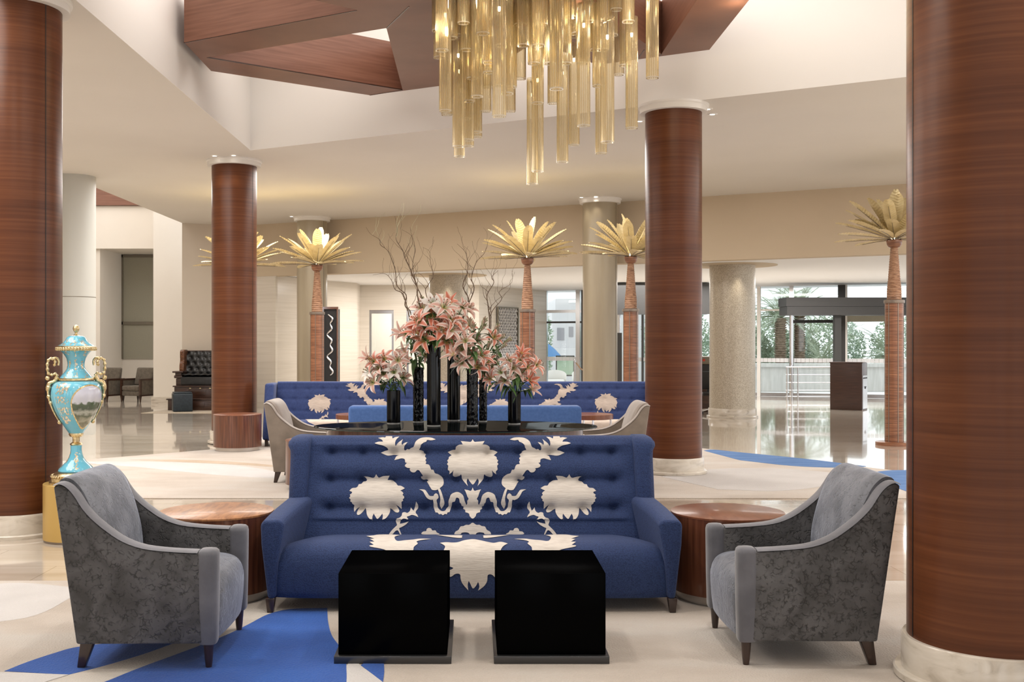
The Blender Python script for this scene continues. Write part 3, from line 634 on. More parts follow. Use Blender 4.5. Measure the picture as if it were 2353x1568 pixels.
# ---- sloping-arm club chair, faces +x, origin on the floor at its centre
def armchair(name, label, loc, rot, cloth, smooth, group=None):
    t = thing(name, label, 'armchair', loc, rot, group)
    top = [(.307,.567),(.17,.574),(.040,.589),(-.058,.623),(-.135,.672),(-.206,.730),(-.256,.785),(-.297,.849),(-.333,.888),(-.368,.904),(-.398,.894)]
    tp = [tuple(p) for p in curve(top, 3)]
    for s in (-1, 1):
        y0, y1 = (.295,.388) if s > 0 else (-.388,-.295)
        b = MB(); b.prism([(.345,.565),(.345,.125)]+[(-.286,.122)]+[tp[-1]]+list(reversed(tp[:-1])), y0, y1, 'y')
        a = b.build('arm', cloth, t, bevel=.016, seg=3)
        # smooth top band of the arm
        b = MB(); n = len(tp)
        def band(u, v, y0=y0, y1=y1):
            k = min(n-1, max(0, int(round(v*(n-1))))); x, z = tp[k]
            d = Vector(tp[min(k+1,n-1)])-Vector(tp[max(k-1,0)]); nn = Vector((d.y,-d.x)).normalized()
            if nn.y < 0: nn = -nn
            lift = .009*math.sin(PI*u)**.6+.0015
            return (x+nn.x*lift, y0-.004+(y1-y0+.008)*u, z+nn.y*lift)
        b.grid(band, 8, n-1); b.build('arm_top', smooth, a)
        # padded post at the front of the arm
        b = MB(); zs = [(.118,.80),(.13,.9),(.3,.97),(.5,1),(.555,1),(.572,.93),(.582,.72),(.586,.4)]
        ring_ = []
        for k in range(20):
            th = 2*PI*k/20; cx_ = abs(math.cos(th))**.55*(1 if math.cos(th) > 0 else -1); sy_ = abs(math.sin(th))**.55*(1 if math.sin(th) > 0 else -1)
            ring_.append((cx_, sy_))
        vs = [(.352+.05*q*cx_-(.585-z)*.004, (y0+y1)/2+.053*q*sy_, z) for z, q in zs for cx_, sy_ in ring_]
        b.add(vs, [(i*20+j, i*20+(j+1)%20, (i+1)*20+(j+1)%20, (i+1)*20+j) for i in range(len(zs)-1) for j in range(20)]+[tuple(range(19,-1,-1)), tuple(range(140,160))])
        b.build('arm_post', smooth, t, ang=60)
    # outer back
    b = MB(); b.hexa([(-.286,-.30,.122),(-.21,-.30,.122),(-.21,.30,.122),(-.286,.30,.122)], [(-.398,-.30,.89),(-.33,-.30,.90),(-.33,.30,.90),(-.398,.30,.89)])
    b.build('back_frame', cloth, t, bevel=.012)
    # padded inner back, bulging forward and rolling over the top
    prof = curve([(-.165,.42),(-.168,.47),(-.185,.59),(-.222,.72),(-.262,.82),(-.30,.885),(-.345,.922),(-.385,.922),(-.404,.895),(-.400,.84)], 4); n = len(prof)
    b = MB()
    def bk(u, v):
        x, z = prof[int(round(v*(n-1)))]; y = -.304+.608*u; e = math.sin(PI*u)**.28 if 0 < u < 1 else 0
        bulge = .035*e*math.sin(PI*min(1, v*1.15))
        return (x+bulge, y, z+.014*e*v)
    b.grid(bk, 22, n-1)
    for s in (-1, 1):
        b.add([(x, s*.304, z) for x, z in prof]+[(-.33, s*.304, .80), (-.24, s*.304, .42)], [tuple(range(n+2))])
    b.build('back_cushion', M['velvet_b'] if cloth is M['velvet'] else smooth, t, ang=70)
    # seat
    sp = curve([(-.2,.43),(0,.462),(.18,.468),(.30,.462),(.365,.44),(.398,.395),(.408,.33),(.404,.22),(.392,.126)], 4)+[(-.2,.126)]; n = len(sp)
    b = MB()
    def st(u, v):
        x, z = sp[int(round(v*(n-1)))]; y = -.298+.596*u; e = math.sin(PI*u)**.4
        return (x-(.025*(1-e) if x > .25 else 0), y, z-(.035*(1-e) if z > .35 else 0))
    b.grid(st, 20, n-1); b.build('seat', M['velvet_b'] if cloth is M['velvet'] else cloth, t, ang=70)
    for s in (-1, 1):
        b = MB(); b.lathe([(.015,0),(.019,.03),(.027,.13)], 16, (.352,s*.345,0)); b.build('leg', M['leg'], t)
        b = MB(); b.hexa([(-.292,s*.345-.017,0),(-.254,s*.345-.017,0),(-.254,s*.345+.017,0),(-.292,s*.345+.017,0)], [(-.272,s*.345-.026,.135),(-.205,s*.345-.026,.135),(-.205,s*.345+.026,.135),(-.272,s*.345+.026,.135)])
        b.build('leg', M['leg'], t, bevel=.005)
    return t
armchair('armchair', 'grey crushed-velvet armchair beside the burr-topped drum table and blue urn', (-1.655,5.68,RZ), 0, M['velvet'], M['velvet_s'])
armchair('armchair', 'grey crushed-velvet armchair close to the nearest wood column', (1.705,5.725,RZ), PI, M['velvet'], M['velvet_s'])
armchair('armchair', 'taupe velvet armchair behind the left end of the front sofa', (-1.985,12.7,RZ), 0, M['taupe'], M['taupe_l'])
armchair('armchair', 'taupe velvet armchair in front of the centre wood column', (1.54,12.28,RZ), PI, M['taupe'], M['taupe_l'])

# ---- drum tables
def drum(label, X, Y, r=.35, top=None, H_=.535):
    t = thing('drum_table', label, 'side table', (X,Y,RZ if Y > 11.2 or Y < 7.3 else 0))
    b = MB(); b.lathe([(r*.9,0),(r*.9,.055)], 48); b.build('plinth', M['plinth'], t)
    b = MB(); b.lathe([(r,.055),(r,H_-.012)], 64); b.build('body', M['wood_table'], t)
    b = MB(); b.lathe([(r+.002,H_-.012),(r+.002,H_-.002),(r-.001,H_)], 64); b.build('table_top', top or M['wood_top2'], t)
    return t
drum('round drum table with golden burr top beside the front sofa and left grey armchair', -1.625, 6.86, .355, M['wood_top'])
drum('reddish round drum table between the front sofa and right grey armchair', 1.60, 6.83, .35)
drum('wooden drum table half hidden behind the left end of the front sofa', -1.715, 11.9, .345)
drum('wooden drum table standing in front of the back-left wood column', -3.51, 16.12, .352)

# ---- black cube tables
def cube_table(label, x0, x1, bx0, bx1):
    t = thing('cube_table', label, 'coffee table', ((x0+x1)/2, 5.71, RZ)); c = (x0+x1)/2
    b = MB(); b.box(bx0-c, bx1-c, 5.384-5.71, 6.10-5.71, 0, .038); b.build('base_plate', M['black_metal'], t, bevel=.002)
    b = MB(); b.box(x0-c, x1-c, 5.412-5.71, 6.015-5.71, .038, .445); b.build('body', M['black'], t, bevel=.002)
    return t
cube_table('glossy black cube coffee table standing on the blue carpet leaf', -.675, -.131, -.694, -.110)
cube_table('glossy black cube coffee table wholly on cream carpet', .118, .660, .102, .676)

# ---- sofa with cream floral applique
flower = [(992,383),(1010,412),(1030,407),(1050,400),(1098,397),(1085,425),(1080,435),(1105,437),(1120,442),(1135,452),(1150,460),(1165,476),(1190,478),(1222,495),(1205,505),(1185,513),(1200,522),(1210,535),(1204,547),(1216,560),(1215,575),(1205,583),(1208,595),(1195,605),(1195,630),(1193,667),(1175,650),(1150,630),(1165,660),(1175,680),(1165,693),(1140,690),(1115,675),(1100,665),(1098,695),(1075,730),(1040,752),(1045,720),(1040,700),(1025,720),(1002,740),(985,720),(972,700),(962,725),(963,755),(935,735),(918,710),(910,680),(905,660),(885,685),(865,705),(845,712),(835,700),(840,680),(855,655),(830,670),(815,690),(810,660),(815,635),(800,620),(797,608),(785,600),(788,585),(777,572),(787,558),(783,545),(797,535),(800,525),(790,520),(778,515),(800,495),(830,492),(845,480),(850,468),(870,465),(885,450),(905,445),(915,435),(905,415),(890,405),(920,405),(950,412),(965,415),(978,408)]
plume = [(980,135),(1010,125),(1045,125),(1035,110),(1003,97),(1040,92),(1060,94),(1068,80),(1090,76),(1112,78),(1120,100),(1140,92),(1173,88),(1150,110),(1143,135),(1148,160),(1165,135),(1205,105),(1195,130),(1200,150),(1215,135),(1243,128),(1220,155),(1215,185),(1225,195),(1240,183),(1255,186),(1270,175),(1290,165),(1300,140),(1310,120),(1340,100),(1380,93),(1430,95),(1467,108),(1430,115),(1400,112),(1390,125),(1365,135),(1350,150),(1345,170),(1335,190),(1350,195),(1368,207),(1372,220),(1387,232),(1380,245),(1392,258),(1385,272),(1393,285),(1388,300),(1410,305),(1422,318),(1432,345),(1450,348),(1462,375),(1490,385),(1520,410),(1530,440),(1528,470),(1500,495),(1470,510),(1440,508),(1425,490),(1405,460),(1395,450),(1408,440),(1395,433),(1370,437),(1352,422),(1350,405),(1365,400),(1345,365),(1335,352),(1320,350),(1300,368),(1275,365),(1260,345),(1265,335),(1240,330),(1222,315),(1235,295),(1240,290),(1225,288),(1220,265),(1195,258),(1165,265),(1137,272),(1150,245),(1170,235),(1130,235),(1080,237),(1027,215),(1060,200),(1085,192),(1080,175),(1050,155),(1010,145)]
cf_r = [(21,106),(35,125),(60,125),(118,120),(100,145),(130,148),(155,165),(160,190),(175,192),(190,195),(222,210),(205,225),(190,235),(212,248),(214,262),(225,275),(218,288),(227,302),(217,315),(220,345),(207,360),(210,385),(190,370),(175,350),(180,380),(178,400),(160,410),(130,400),(115,385),(110,400),(105,430),(60,480),(70,445),(60,420),(45,445),(22,468)]
rib_r = [(21,490),(35,515),(60,510),(88,505),(75,530),(65,560),(55,580),(65,595),(65,620),(72,632),(85,600),(95,560),(110,540),(140,525),(170,530),(195,545),(205,570),(215,600),(215,640),(230,660),(245,680),(275,680),(300,655),(305,620),(310,590),(295,570),(300,545),(315,535),(330,545),(335,555),(365,555),(385,530),(405,508),(450,505),(420,520),(405,545),(385,575),(355,590),(340,588),(335,620),(335,650),(320,690),(305,692),(290,705),(275,703),(260,712),(245,703),(230,705),(222,692),(208,690),(200,670),(190,640),(185,610),(165,603),(155,575),(145,570),(130,580),(125,610),(115,622),(110,640),(95,648),(97,665),(82,675),(80,690),(62,695),(50,703),(45,720),(21,738)]
blade = [(298,487),(280,505),(260,560),(248,620),(272,665),(285,630),(280,580),(290,530),(301,500)]
branch = [(475,602),(460,630),(460,660),(475,680),(478,695),(465,710),(457,728),(485,715),(510,710),(530,718),(548,725),(532,745),(530,752),(550,742),(575,738),(595,750),(600,765),(605,782),(570,775),(533,763),(560,790),(595,810),(610,820),(593,865),(603,866),(620,835),(640,840),(665,866),(693,866),(670,835),(640,805),(628,790),(637,760),(630,740),(605,730),(590,715),(585,695),(565,690),(545,695),(525,680),(518,652),(505,670),(495,680),(485,650),(478,620)]
arc_r = [(21,773),(50,790),(75,790),(95,800),(120,805),(135,830),(160,845),(170,866),(120,866),(110,855),(80,850),(55,855),(45,866),(21,866)]
bit = [(290,860),(310,850),(320,835),(345,835),(355,820),(375,815),(390,825),(395,840),(420,845),(425,866),(300,866)]
z6 = lambda P: [(580+x/3.484, 980+y/3.484) for x, y in P]
z7 = lambda P: [(1080+x/3.485, 980+y/3.485) for x, y in P]
mir = lambda P: [(2*1086.2-x, y) for x, y in reversed(P)]
def both(Pr): R_ = z7(Pr); return R_+mir(R_)[1:-1] if abs(R_[0][0]-1086.2) < .6 else R_
def soften(P):
    """round the traced outline, keeping only its pointed tips"""
    n = len(P); out = []
    V_ = [Vector(p) for p in P]
    sharp = []
    for i in range(n):
        a, c = V_[i-1]-V_[i], V_[(i+1) % n]-V_[i]
        sharp.append(a.angle(c, 0) < 1.25)
    for i in range(n):
        b_, c = V_[i], V_[(i+1) % n]
        a = V_[i-1] if not sharp[i] else b_*2-c if False else b_
        d = V_[(i+2) % n] if not sharp[(i+1) % n] else c
        for k in range(4):
            t = k/4; out.append(tuple(.5*((2*b_)+(c-a)*t+(2*a-5*b_+4*c-d)*t*t+(3*b_-a-3*c+d)*t**3)))
    return out
motifs = [z6(flower), mir(z6(flower)), z6(plume), mir(z6(plume)), both(cf_r), both(rib_r), z7(blade), mir(z7(blade)), z7(branch), mir(z7(branch)), both(arc_r), z7(bit), mir(z7(bit))]
# back surface of the front sofa: height -> depth, tufted
BY0, BZ0, KB = 7.0, .36, .36
BUT = [(-.9315+.207*i, z) for i in range(10) for z in (.863,.69,.513)]
def back_y(Z):
    if Z <= .915: return BY0+(Z-BZ0)*KB
    t = min(1, (Z-.915)/.057); return BY0+(.915-BZ0)*KB+.075*(1-math.sqrt(max(0, 1-t*t)))+.02*t
def tuft(u, Z):
    d = 0
    for bu, bz in BUT:
        q = (u-bu)**2+(Z-bz)**2
        if q < .02: d += .030*math.exp(-q/(2*.016**2))+.010*math.exp(-q/(2*.045**2))
    if abs(u) < 1.0:
        for z in (.863,.69,.513): d += .014*math.exp(-((Z-z)/.016)**2/2)*min(1, (1.0-abs(u))/.08)
    pil = -.018*(.5+.5*math.cos(2*PI*(Z-.775)/.175)) if .45 < Z < .93 else 0
    return d+pil*min(1, max(0, (1.07-abs(u))/.1))
SX = -.012
SO = thing('sofa', 'long blue sofa with cream floral applique, facing the black cube tables', 'sofa', (SX,6.9,RZ))
def loc3(x, y, z): return (x-0, y-6.9, z)
b = MB(); zs = [.30+.615*k/60 for k in range(61)]
prof = [(z, None) for z in zs]+[(.915+.057*math.sin(PI/2*k/10), None) for k in range(1, 11)]
tail = [(7.305,.972),(7.36,.964),(7.40,.94),(7.415,.90),(7.42,.5),(7.42,.1)]
nv = len(prof)+len(tail)-1; nu = 180
def bkf(u, v):
    k = int(round(v*nv)); x = -1.085+2.17*u
    if k < len(prof):
        Z = prof[k][0]; return loc3(x, back_y(Z)+tuft(x, Z), Z)
    y, z = tail[k-len(prof)]; return loc3(x, y, z)
b.grid(bkf, nu, nv)
def onback(px, py):
    t = (BY0+.446)/(F+KB*(py-CY)); X = (px-CX)*t-SX; Z = EYE-(py-CY)*t
    Z = min(Z, .969); return loc3(X, back_y(Z)+tuft(X, Z)-.0045, Z)
for mo in motifs: b.patch(soften(mo), onback, 4.2, 1)
b.build('backrest', [M['sofa'], M['applique']], SO, ang=80)
# seat
sp = curve([(7.03,.352),(6.9,.372),(6.72,.392),(6.58,.398),(6.49,.385),(6.435,.345),(6.41,.28),(6.402,.20),(6.405,.12),(6.42,.082)], 8)
n = len(sp)
b = MB()
def stf(u, v):
    y, z = sp[int(round(v*(n-1)))]; x = -1.175+2.35*u; f = abs(x)/1.175
    x *= 1-.06*max(0, (y-6.5)/.5)
    e = max(0, (f-.78)/.22)**2
    return loc3(x, y+(.03*e if y < 6.6 else 0), z-(.045*e if z > .3 else 0))
b.grid(stf, 60, n-1)
sy = [CY+(EYE-z)*F/y for y, z in sp]
k0 = sy.index(min(sy))
def onseat(px, py):
    i0 = k0
    i = i0
    while i < n-2 and sy[i+1] < py: i += 1
    t = min(1, max(0, (py-sy[i])/max(1e-6, sy[i+1]-sy[i]))); y = sp[i][0]+(sp[i+1][0]-sp[i][0])*t; z = sp[i][1]+(sp[i+1][1]-sp[i][1])*t
    d = Vector((sp[min(i+1,n-1)][0]-sp[max(i-1,0)][0], sp[min(i+1,n-1)][1]-sp[max(i-1,0)][1])).normalized()
    ny, nz = d.y, -d.x
    return loc3((px-CX)*y/F-SX, y+ny*.004, z+nz*.004)
zc = lambda P: [(740+x/3.361, 1220+y/3.361) for x, y in P]
cen = zc([(910,100),(960,95),(1010,98),(1050,95),(1100,80),(1165,72),(1220,80),(1290,95),(1330,100),(1380,92),(1435,105),(1400,125),(1380,160),(1400,210),(1385,250),(1395,270),(1330,290),(1345,300),(1380,330),(1350,368),(1310,340),(1280,345),(1275,390),(1250,430),(1205,463),(1215,430),(1205,395),(1190,425),(1165,447),(1145,410),(1133,388),(1125,420),(1130,462),(1085,410),(1070,370),(1065,338),(1030,335),(990,358),(960,320),(1000,300),(1010,287),(945,260),(955,210),(940,160),(950,125)])
wing_l = zc([(342,47),(395,43),(440,36),(550,36),(600,40),(560,55),(580,85),(640,80),(700,75),(760,68),(845,70),(770,78),(730,90),(740,105),(710,130),(700,160),(640,190),(560,185),(480,150),(380,130),(365,120),(400,115),(365,92),(405,90),(370,70),(405,68)])
strip = zc([(880,38),(960,40),(1075,42),(1080,50),(1075,62),(1010,58)])
crest = min(sy)+.2
for mo in (cen, wing_l, mir(wing_l), strip, mir(strip)):
    b.patch([(x, max(y, crest)) for x, y in soften(mo)], onseat, 5, 1)
b.build('seat', [M['sofa'], M['applique']], SO, ang=80)
# arms, wings, legs, back body
for s in (-1, 1):
    b = MB(); sec = []
    for y, dx, zt, zb in ((6.395,0,.545,.082),(6.55,-.004,.555,.082),(6.75,-.018,.572,.082),(6.95,-.035,.585,.082),(7.12,-.048,.590,.082)):
        q = dx
        sec.append([(s*(1.205+q),y,zb),(s*(1.243+q),y,.40),(s*(1.248+q),y,zt-.02),(s*(1.225+q),y,zt),(s*(1.135+q*1.5),y,zt+.004),(s*(1.105+q*1.5),y,zt-.02),(s*(1.145+q*1.5),y,.30),(s*(1.160+q),y,zb)])
    m_ = len(sec[0]); vs = [loc3(*p) for r_ in sec for p in r_]
    b.add(vs, [(i*m_+j, i*m_+(j+1)%m_, (i+1)*m_+(j+1)%m_, (i+1)*m_+j) for i in range(len(sec)-1) for j in range(m_)]+[tuple(range(m_)), tuple(range((len(sec)-1)*m_, len(sec)*m_))])
    b.build('arm', M['sofa'], SO, bevel=.02, seg=3)
    b = MB(); sec = []
    for z, xo, xi, yf, yb in ((.56,1.195,1.075,7.035,7.40),(.70,1.195,1.072,7.07,7.40),(.84,1.195,1.07,7.11,7.41),(.885,1.198,1.07,7.12,7.41),(.915,1.214,1.068,7.13,7.41),(.945,1.213,1.067,7.15,7.41),(.965,1.195,1.07,7.19,7.40),(.974,1.165,1.085,7.24,7.38)):
        sec.append([(s*xo,yf+.03,z),(s*xo,yb,z),(s*xi,yb,z),(s*xi,yf+.02,z),(s*(xi+.02),yf,z),(s*(xo-.03),yf,z)])
    m_ = 6; vs = [loc3(*p) for r_ in sec for p in r_]
    b.add(vs, [(i*m_+j, i*m_+(j+1)%m_, (i+1)*m_+(j+1)%m_, (i+1)*m_+j) for i in range(len(sec)-1) for j in range(m_)]+[tuple(range(m_)), tuple(range((len(sec)-1)*m_, len(sec)*m_))])
    b.build('wing', M['sofa'], SO, bevel=.012, seg=3)
    for yy, k in ((6.42,1),(7.33,0)):
        b = MB(); x = s*1.19 if k else s*1.1
        b.hexa([loc3(x-.018,yy-.018,0),loc3(x+.018,yy-.018,0),loc3(x+.018,yy+.018,0),loc3(x-.018,yy+.018,0)], [loc3(x-.028,yy-.02,.085),loc3(x+.028,yy-.02,.085),loc3(x+.028,yy+.03,.085),loc3(x-.028,yy+.03,.085)])
        b.build('leg', M['leg'], SO, bevel=.003)
b = MB(); b.box(-1.10,1.10,6.50-6.9,7.40-6.9,.085,.30); b.build('frame', M['sofa'], SO)

# ---- long far sofa
FS = thing('banquette_sofa', 'very long blue banquette sofa with cream floral applique by the back columns', 'sofa', (-.165,16.9,RZ))
HW = 3.085
def far_y(Z): return 17.02+(Z-.36)*.3 if Z < .93 else 17.02+.57*.3+.04*(1-math.sqrt(max(0, 1-min(1, (Z-.93)/.045)**2)))
def far_t(u, Z):
    d = 0
    for i in range(27):
        bu = -2.9+i*.223
        if abs(u-bu) < .1:
            for z in (.86,.70,.52): d += .016*math.exp(-((u-bu)**2+(Z-z)**2)/(2*.022**2))
    for z in (.86,.70,.52): d += .006*math.exp(-((Z-z)/.015)**2/2)
    for sx_ in (-1.03,1.03): d += .02*math.exp(-((u-sx_)/.012)**2/2)
    return d
b = MB(); pz = [.3+.63*k/40 for k in range(41)]+[.93+.045*math.sin(PI/2*k/6) for k in range(1,7)]; tl = [(7.30+10.0,.975),(17.38,.95),(17.40,.6),(17.40,.1)]
nv2 = len(pz)+len(tl)-1
def ff(u, v):
    k = int(round(v*nv2)); x = -HW+.14+(2*HW-.28)*u
    if k < len(pz): return (x, far_y(pz[k])+far_t(x, pz[k])-16.9, pz[k])
    y, z = tl[k-len(pz)]; return (x, y-16.9, z)
b.grid(ff, 260, nv2)
def place_motif(P, cx0, cy0, cx1, cy1, sc, flip=1):
    """lay a motif drawn about (cx0,cy0) on the far back, centred at bearing cx1,cy1"""
    Y = 17.15; X1 = (cx1-CX)*Y/F+.165; Z1 = EYE-(cy1-CY)*Y/F
    poly = [(X1+flip*(x-cx0)*sc, Z1-(y-cy0)*sc) for x, y in P]
    poly = [(x, min(.965, max(.36, z))) for x, z in poly]
    if flip < 0: poly.reverse()
    b.patch(poly, lambda x, z: (x, far_y(z)+far_t(x, z)-.006-16.9, z), .03, 1)
fl = z6(flower); pl = z6(plume); k = .0028
for px_, py_ in ((735,927),(1392,925),(872,937),(1263,937),(1062,905),(1150,937),(976,937)): place_motif(fl, 867, 1142, px_, py_, k*1.02)
for px_, fp in ((826,-1),(1297,1),(1035,-1),(1108,1)): place_motif(mir(pl) if 1 else pl, 1230, 1062, px_, 905, k*1.0, fp)
br = z7(branch)
place_motif(br, 1240, 1190, 745, 960, k, -1); place_motif(br, 1240, 1190, 1382, 958, k, 1)
b.build('backrest', [M['sofa_far'], M['applique_far']], FS, ang=80)
b = MB(); sp2 = curve([(17.0,.36),(16.8,.40),(16.66,.39),(16.60,.34),(16.58,.2),(16.60,.09)], 5)
b.grid(lambda u, v: (-HW+.1+(2*HW-.2)*u, sp2[int(round(v*(len(sp2)-1)))][0]-16.9, sp2[int(round(v*(len(sp2)-1)))][1]), 30, len(sp2)-1)
def zf(P): return P
for cx1 in (760, 1060, 1370):
    X1 = (cx1-CX)*16.75/F+.165
    poly = [(X1-.4,.2),(X1-.25,.1),(X1-.1,.22),(X1,.08),(X1+.12,.22),(X1+.28,.1),(X1+.42,.2),(X1+.3,.55),(X1+.1,.75),(X1-.15,.7),(X1-.33,.5)]
    def os_(x, v):
        q = min(len(sp2)-1.001, max(0, v*(len(sp2)-1))); i = int(q); t = q-i
        return (x, sp2[i][0]+(sp2[i+1][0]-sp2[i][0])*t-16.9-.004, sp2[i][1]+(sp2[i+1][1]-sp2[i][1])*t+.006)
    b.patch(poly, os_, .06, 1)
b.build('seat', [M['sofa_far'], M['applique_far']], FS, ang=80)
for s in (-1, 1):
    b = MB(); b.hexa([(s*HW-s*.0,-.26,.09),(s*HW-s*.13,-.26,.09),(s*HW-s*.13,.5,.09),(s*HW,.5,.09)] if s < 0 else [(HW-.13,-.26,.09),(HW,-.26,.09),(HW,.5,.09),(HW-.13,.5,.09)],
                     [(s*HW-.02,.06,.955),(s*HW+.13,.06,.955),(s*HW+.13,.5,.955),(s*HW-.02,.5,.955)] if s < 0 else [(HW-.13,.06,.955),(HW+.02,.06,.955),(HW+.02,.5,.955),(HW-.13,.5,.955)])
    b.build('wing', M['sofa_far'], FS, bevel=.04, seg=4)
    for yy in (-.24,.42):
        b = MB(); b.box(s*(HW-.07)-.025,s*(HW-.07)+.025,yy-.025,yy+.025,0,.1); b.build('leg', M['leg'], FS)
# ---- bright blue low sofa seen from behind
BN = thing('low_sofa', 'plain bright blue low sofa seen from behind, facing the long banquette', 'sofa', (-.105,13.3,RZ))
b = MB(); b.box(-1.435,1.435,0,.26,.11,.815); b.build('backrest', M['bench'], BN, bevel=.045, seg=4)
b = MB(); b.box(-1.40,1.40,.262,.9,.11,.40); b.build('seat', M['bench'], BN, bevel=.05, seg=4)
for sx_ in (-1.35,1.35):
    for yy in (.05,.82):
        b = MB(); b.lathe([(.018,0),(.026,.115)], 12, (sx_,yy,0)); b.build('leg', M['leg'], BN)
# ---- chrome-legged round tables by the banquette
def chrome_table(label, X, Y):
    t = thing('round_table', label, 'side table', (X,Y,RZ))
    b = MB(); b.lathe([(.36,.475),(.365,.48),(.365,.54),(.36,.545)], 48); b.build('table_top', M['wood_top2'], t)
    for k in range(4):
        a = .1+k*PI/2; b = MB(); b.lathe([(.014,0),(.014,.476)], 10, (.335*math.cos(a),.335*math.sin(a),0)); b.build('leg', M['chrome'], t)
    return t
chrome_table('round wooden table with chrome legs beside the right taupe armchair', 1.69, 15.95)
chrome_table('round wooden table on chrome legs left of the low blue sofa', -1.66, 15.95)
# ---- oval glass-topped table with the flowers
TH = .87+LIFT; TX, TY = -.156, 9.5
OT = thing('oval_table', 'long oval table with black glass top carrying the lily vases', 'table', (TX,TY,0))
b = MB(); b.lathe([(1.235,TH-.016),(1.24,TH-.012)], 128, sy=.5, mat=1, caps=False); b.lathe([(1.24,TH-.012),(1.24,TH-.004),(1.234,TH)], 128, sy=.5); b.lathe([(1.234,TH-.016),(1.235,TH-.0159)], 128, sy=.5)
b.build('table_top', [M['glass_black'], M['glass_edge']], OT)
b = MB(); b.lathe([(1.115,.06),(1.115,TH-.016)], 128, sy=.5); b.build('oval_body', M['wood_table'], OT)
b = MB(); b.lathe([(1.05,0),(1.05,.06)], 96, sy=.5); b.build('plinth', M['plinth'], OT)
# ================================================================== VASES AND FLOWERS
def vase(name, label, px, yb, ytop, r, textured):
    Y = (EYE+LIFT-TH)*F/(yb-CY)+r; X = (px-CX)*Y/F; h = (EYE+LIFT-(ytop-CY)*(Y-r)/F)-TH
    t = thing(name, label, 'vase', (X,Y,TH))
    b = MB(); b.lathe([(r,0),(r,.006),(r*.98,.014)], 40); b.build('foot', M['vase_foot'], t)
    b = MB()
    if textured:
        n, m_ = 40, int(h/.012)
        rnd = random.Random(int(px)); kn = [[rnd.uniform(-1,1) for _ in range(n)] for _ in range(m_+1)]
        b.grid(lambda u, v: ((r-.003+.0025*kn[int(round(v*m_))][int(round(u*n)) % n])*math.cos(2*PI*u), (r-.003+.0025*kn[int(round(v*m_))][int(round(u*n)) % n])*math.sin(2*PI*u), .0142+(h-.0142)*v), n, m_)
        b.lathe([(r,h-.002),(r-.006,h),(r-.008,h-.05)], n, caps=False)
    else:
        b.lathe([(r,.0142),(r,h-.002),(r-.003,h),(r-.006,h-.003),(r-.006,h-.10)], 48, caps=False); b.lathe([(r-.006,h-.11),(r-.006,h-.10)], 48)
    b.build('body', M['vase_black'], t, ang=25 if textured else 40)
    return (X, Y, TH+h, r)
V = [vase('vase', 'short smooth black vase at the left end of the oval table', 904.4, 976, 898, .060, False),
     vase('vase', 'textured black vase second from the left on the oval table', 961.3, 972.5, 845, .050, True),
     vase('vase', 'tallest smooth black vase in the middle of the oval table', 996.8, 981.5, 794, .0595, False),
     vase('vase', 'tall smooth black vase with greenish sheen just right of the tallest one', 1042.6, 969, 812, .0595, False),
     vase('vase', 'thick textured black vase standing in front right of the tall smooth pair', 1085.5, 981.5, 849, .0505, True),
     vase('vase', 'textured black vase partly hidden behind the thicker textured one', 1110, 971, 873, .0385, True),
     vase('vase', 'short smooth black vase at the right end of the oval table', 1182, 977, 900, .0565, False)]
# bloom meshes
def petal_fn(L_, w, curl, lift, rnd):
    def fn(u, v):
        t = v; q = (u-.5)*2
        a = lift-(lift+curl)*t**1.25               # elevation of the midrib falls as it recurves
        r_ = 0; z_ = 0; n = 12
        for k in range(int(n*t+.5)):
            aa = lift-(lift+curl)*((k+.5)/n)**1.25; r_ += L_/n*math.cos(aa); z_ += L_/n*math.sin(aa)
        wid = w*(math.sin(PI*min(1, t*.93+.035)**.85))**.8
        wave = .10*w*math.sin(t*11+rnd)*abs(q)
        return Vector((.006+r_-abs(q)**2*.004, q*wid, z_+abs(q)**2*wid*.25+wave))
    return fn
def bloom_mesh(kind, seed):
    rnd = random.Random(seed); b = MB()
    for k in range(6):
        inner = k % 2
        L_ = (.125 if inner else .135)*rnd.uniform(.94,1.06); w = .027 if inner else .019
        if kind == 'bud': fn = petal_fn(L_*.8, w*.55, -1.25, 1.45, k)
        elif kind == 'half': fn = petal_fn(L_, w*.9, rnd.uniform(-.35,.0), 1.2, k)
        else: fn = petal_fn(L_, w, rnd.uniform(.55,1.15), rnd.uniform(.85,1.05), k)
        b.grid(fn, 6, 12, 0, Matrix.Rotation(k*PI/3+rnd.uniform(-.08,.08), 4, 'Z'), uv=True)
    return b
BL = {}
for kind, key, mt in (('open','pink',M['petal_pink']),('open','pale',M['petal_pale']),('open','white',M['petal_white']),('open','coral',M['petal_coral']),('half','pinkh',M['petal_coral']),('half','paleh',M['petal_pale']),('bud','bud',M['bud'])):
    vs_ = []
    for sd in range(2 if kind == 'open' else 1):
        o = bloom_mesh(kind, sd+3).build('bloom', mt, ang=80); vs_.append(o.data); bpy.data.objects.remove(o)
    BL[key] = vs_
b = MB()
for k in range(6):
    a = k*PI/3+.3; e = Vector((.028*math.cos(a), .028*math.sin(a), .075)); b.tube([(0,0,.01), e*.6+Vector((0,0,.006)), e], .0012, 5)
    b.ball(e, .0048, 6, 1)
b.tube([(0,0,.01),(0,0,.09)], .0018, 5)
o = b.build('stamens', [M['stem'], M['stamen']]); STA = o.data; bpy.data.objects.remove(o)
b = MB()
def leaf_fn(u, v):
    q = (u-.5)*2; w = .0175*math.sin(PI*min(1, v*.95+.03)**.8); a = .5-1.25*v
    return (.17*v*(1-.12*v), q*w, .06*v-.085*v*v*1.3+abs(q)*w*.3)
b.grid(leaf_fn, 4, 10); o = b.build('leaf', M['leaf'], ang=80); LEAF = o.data; bpy.data.objects.remove(o)
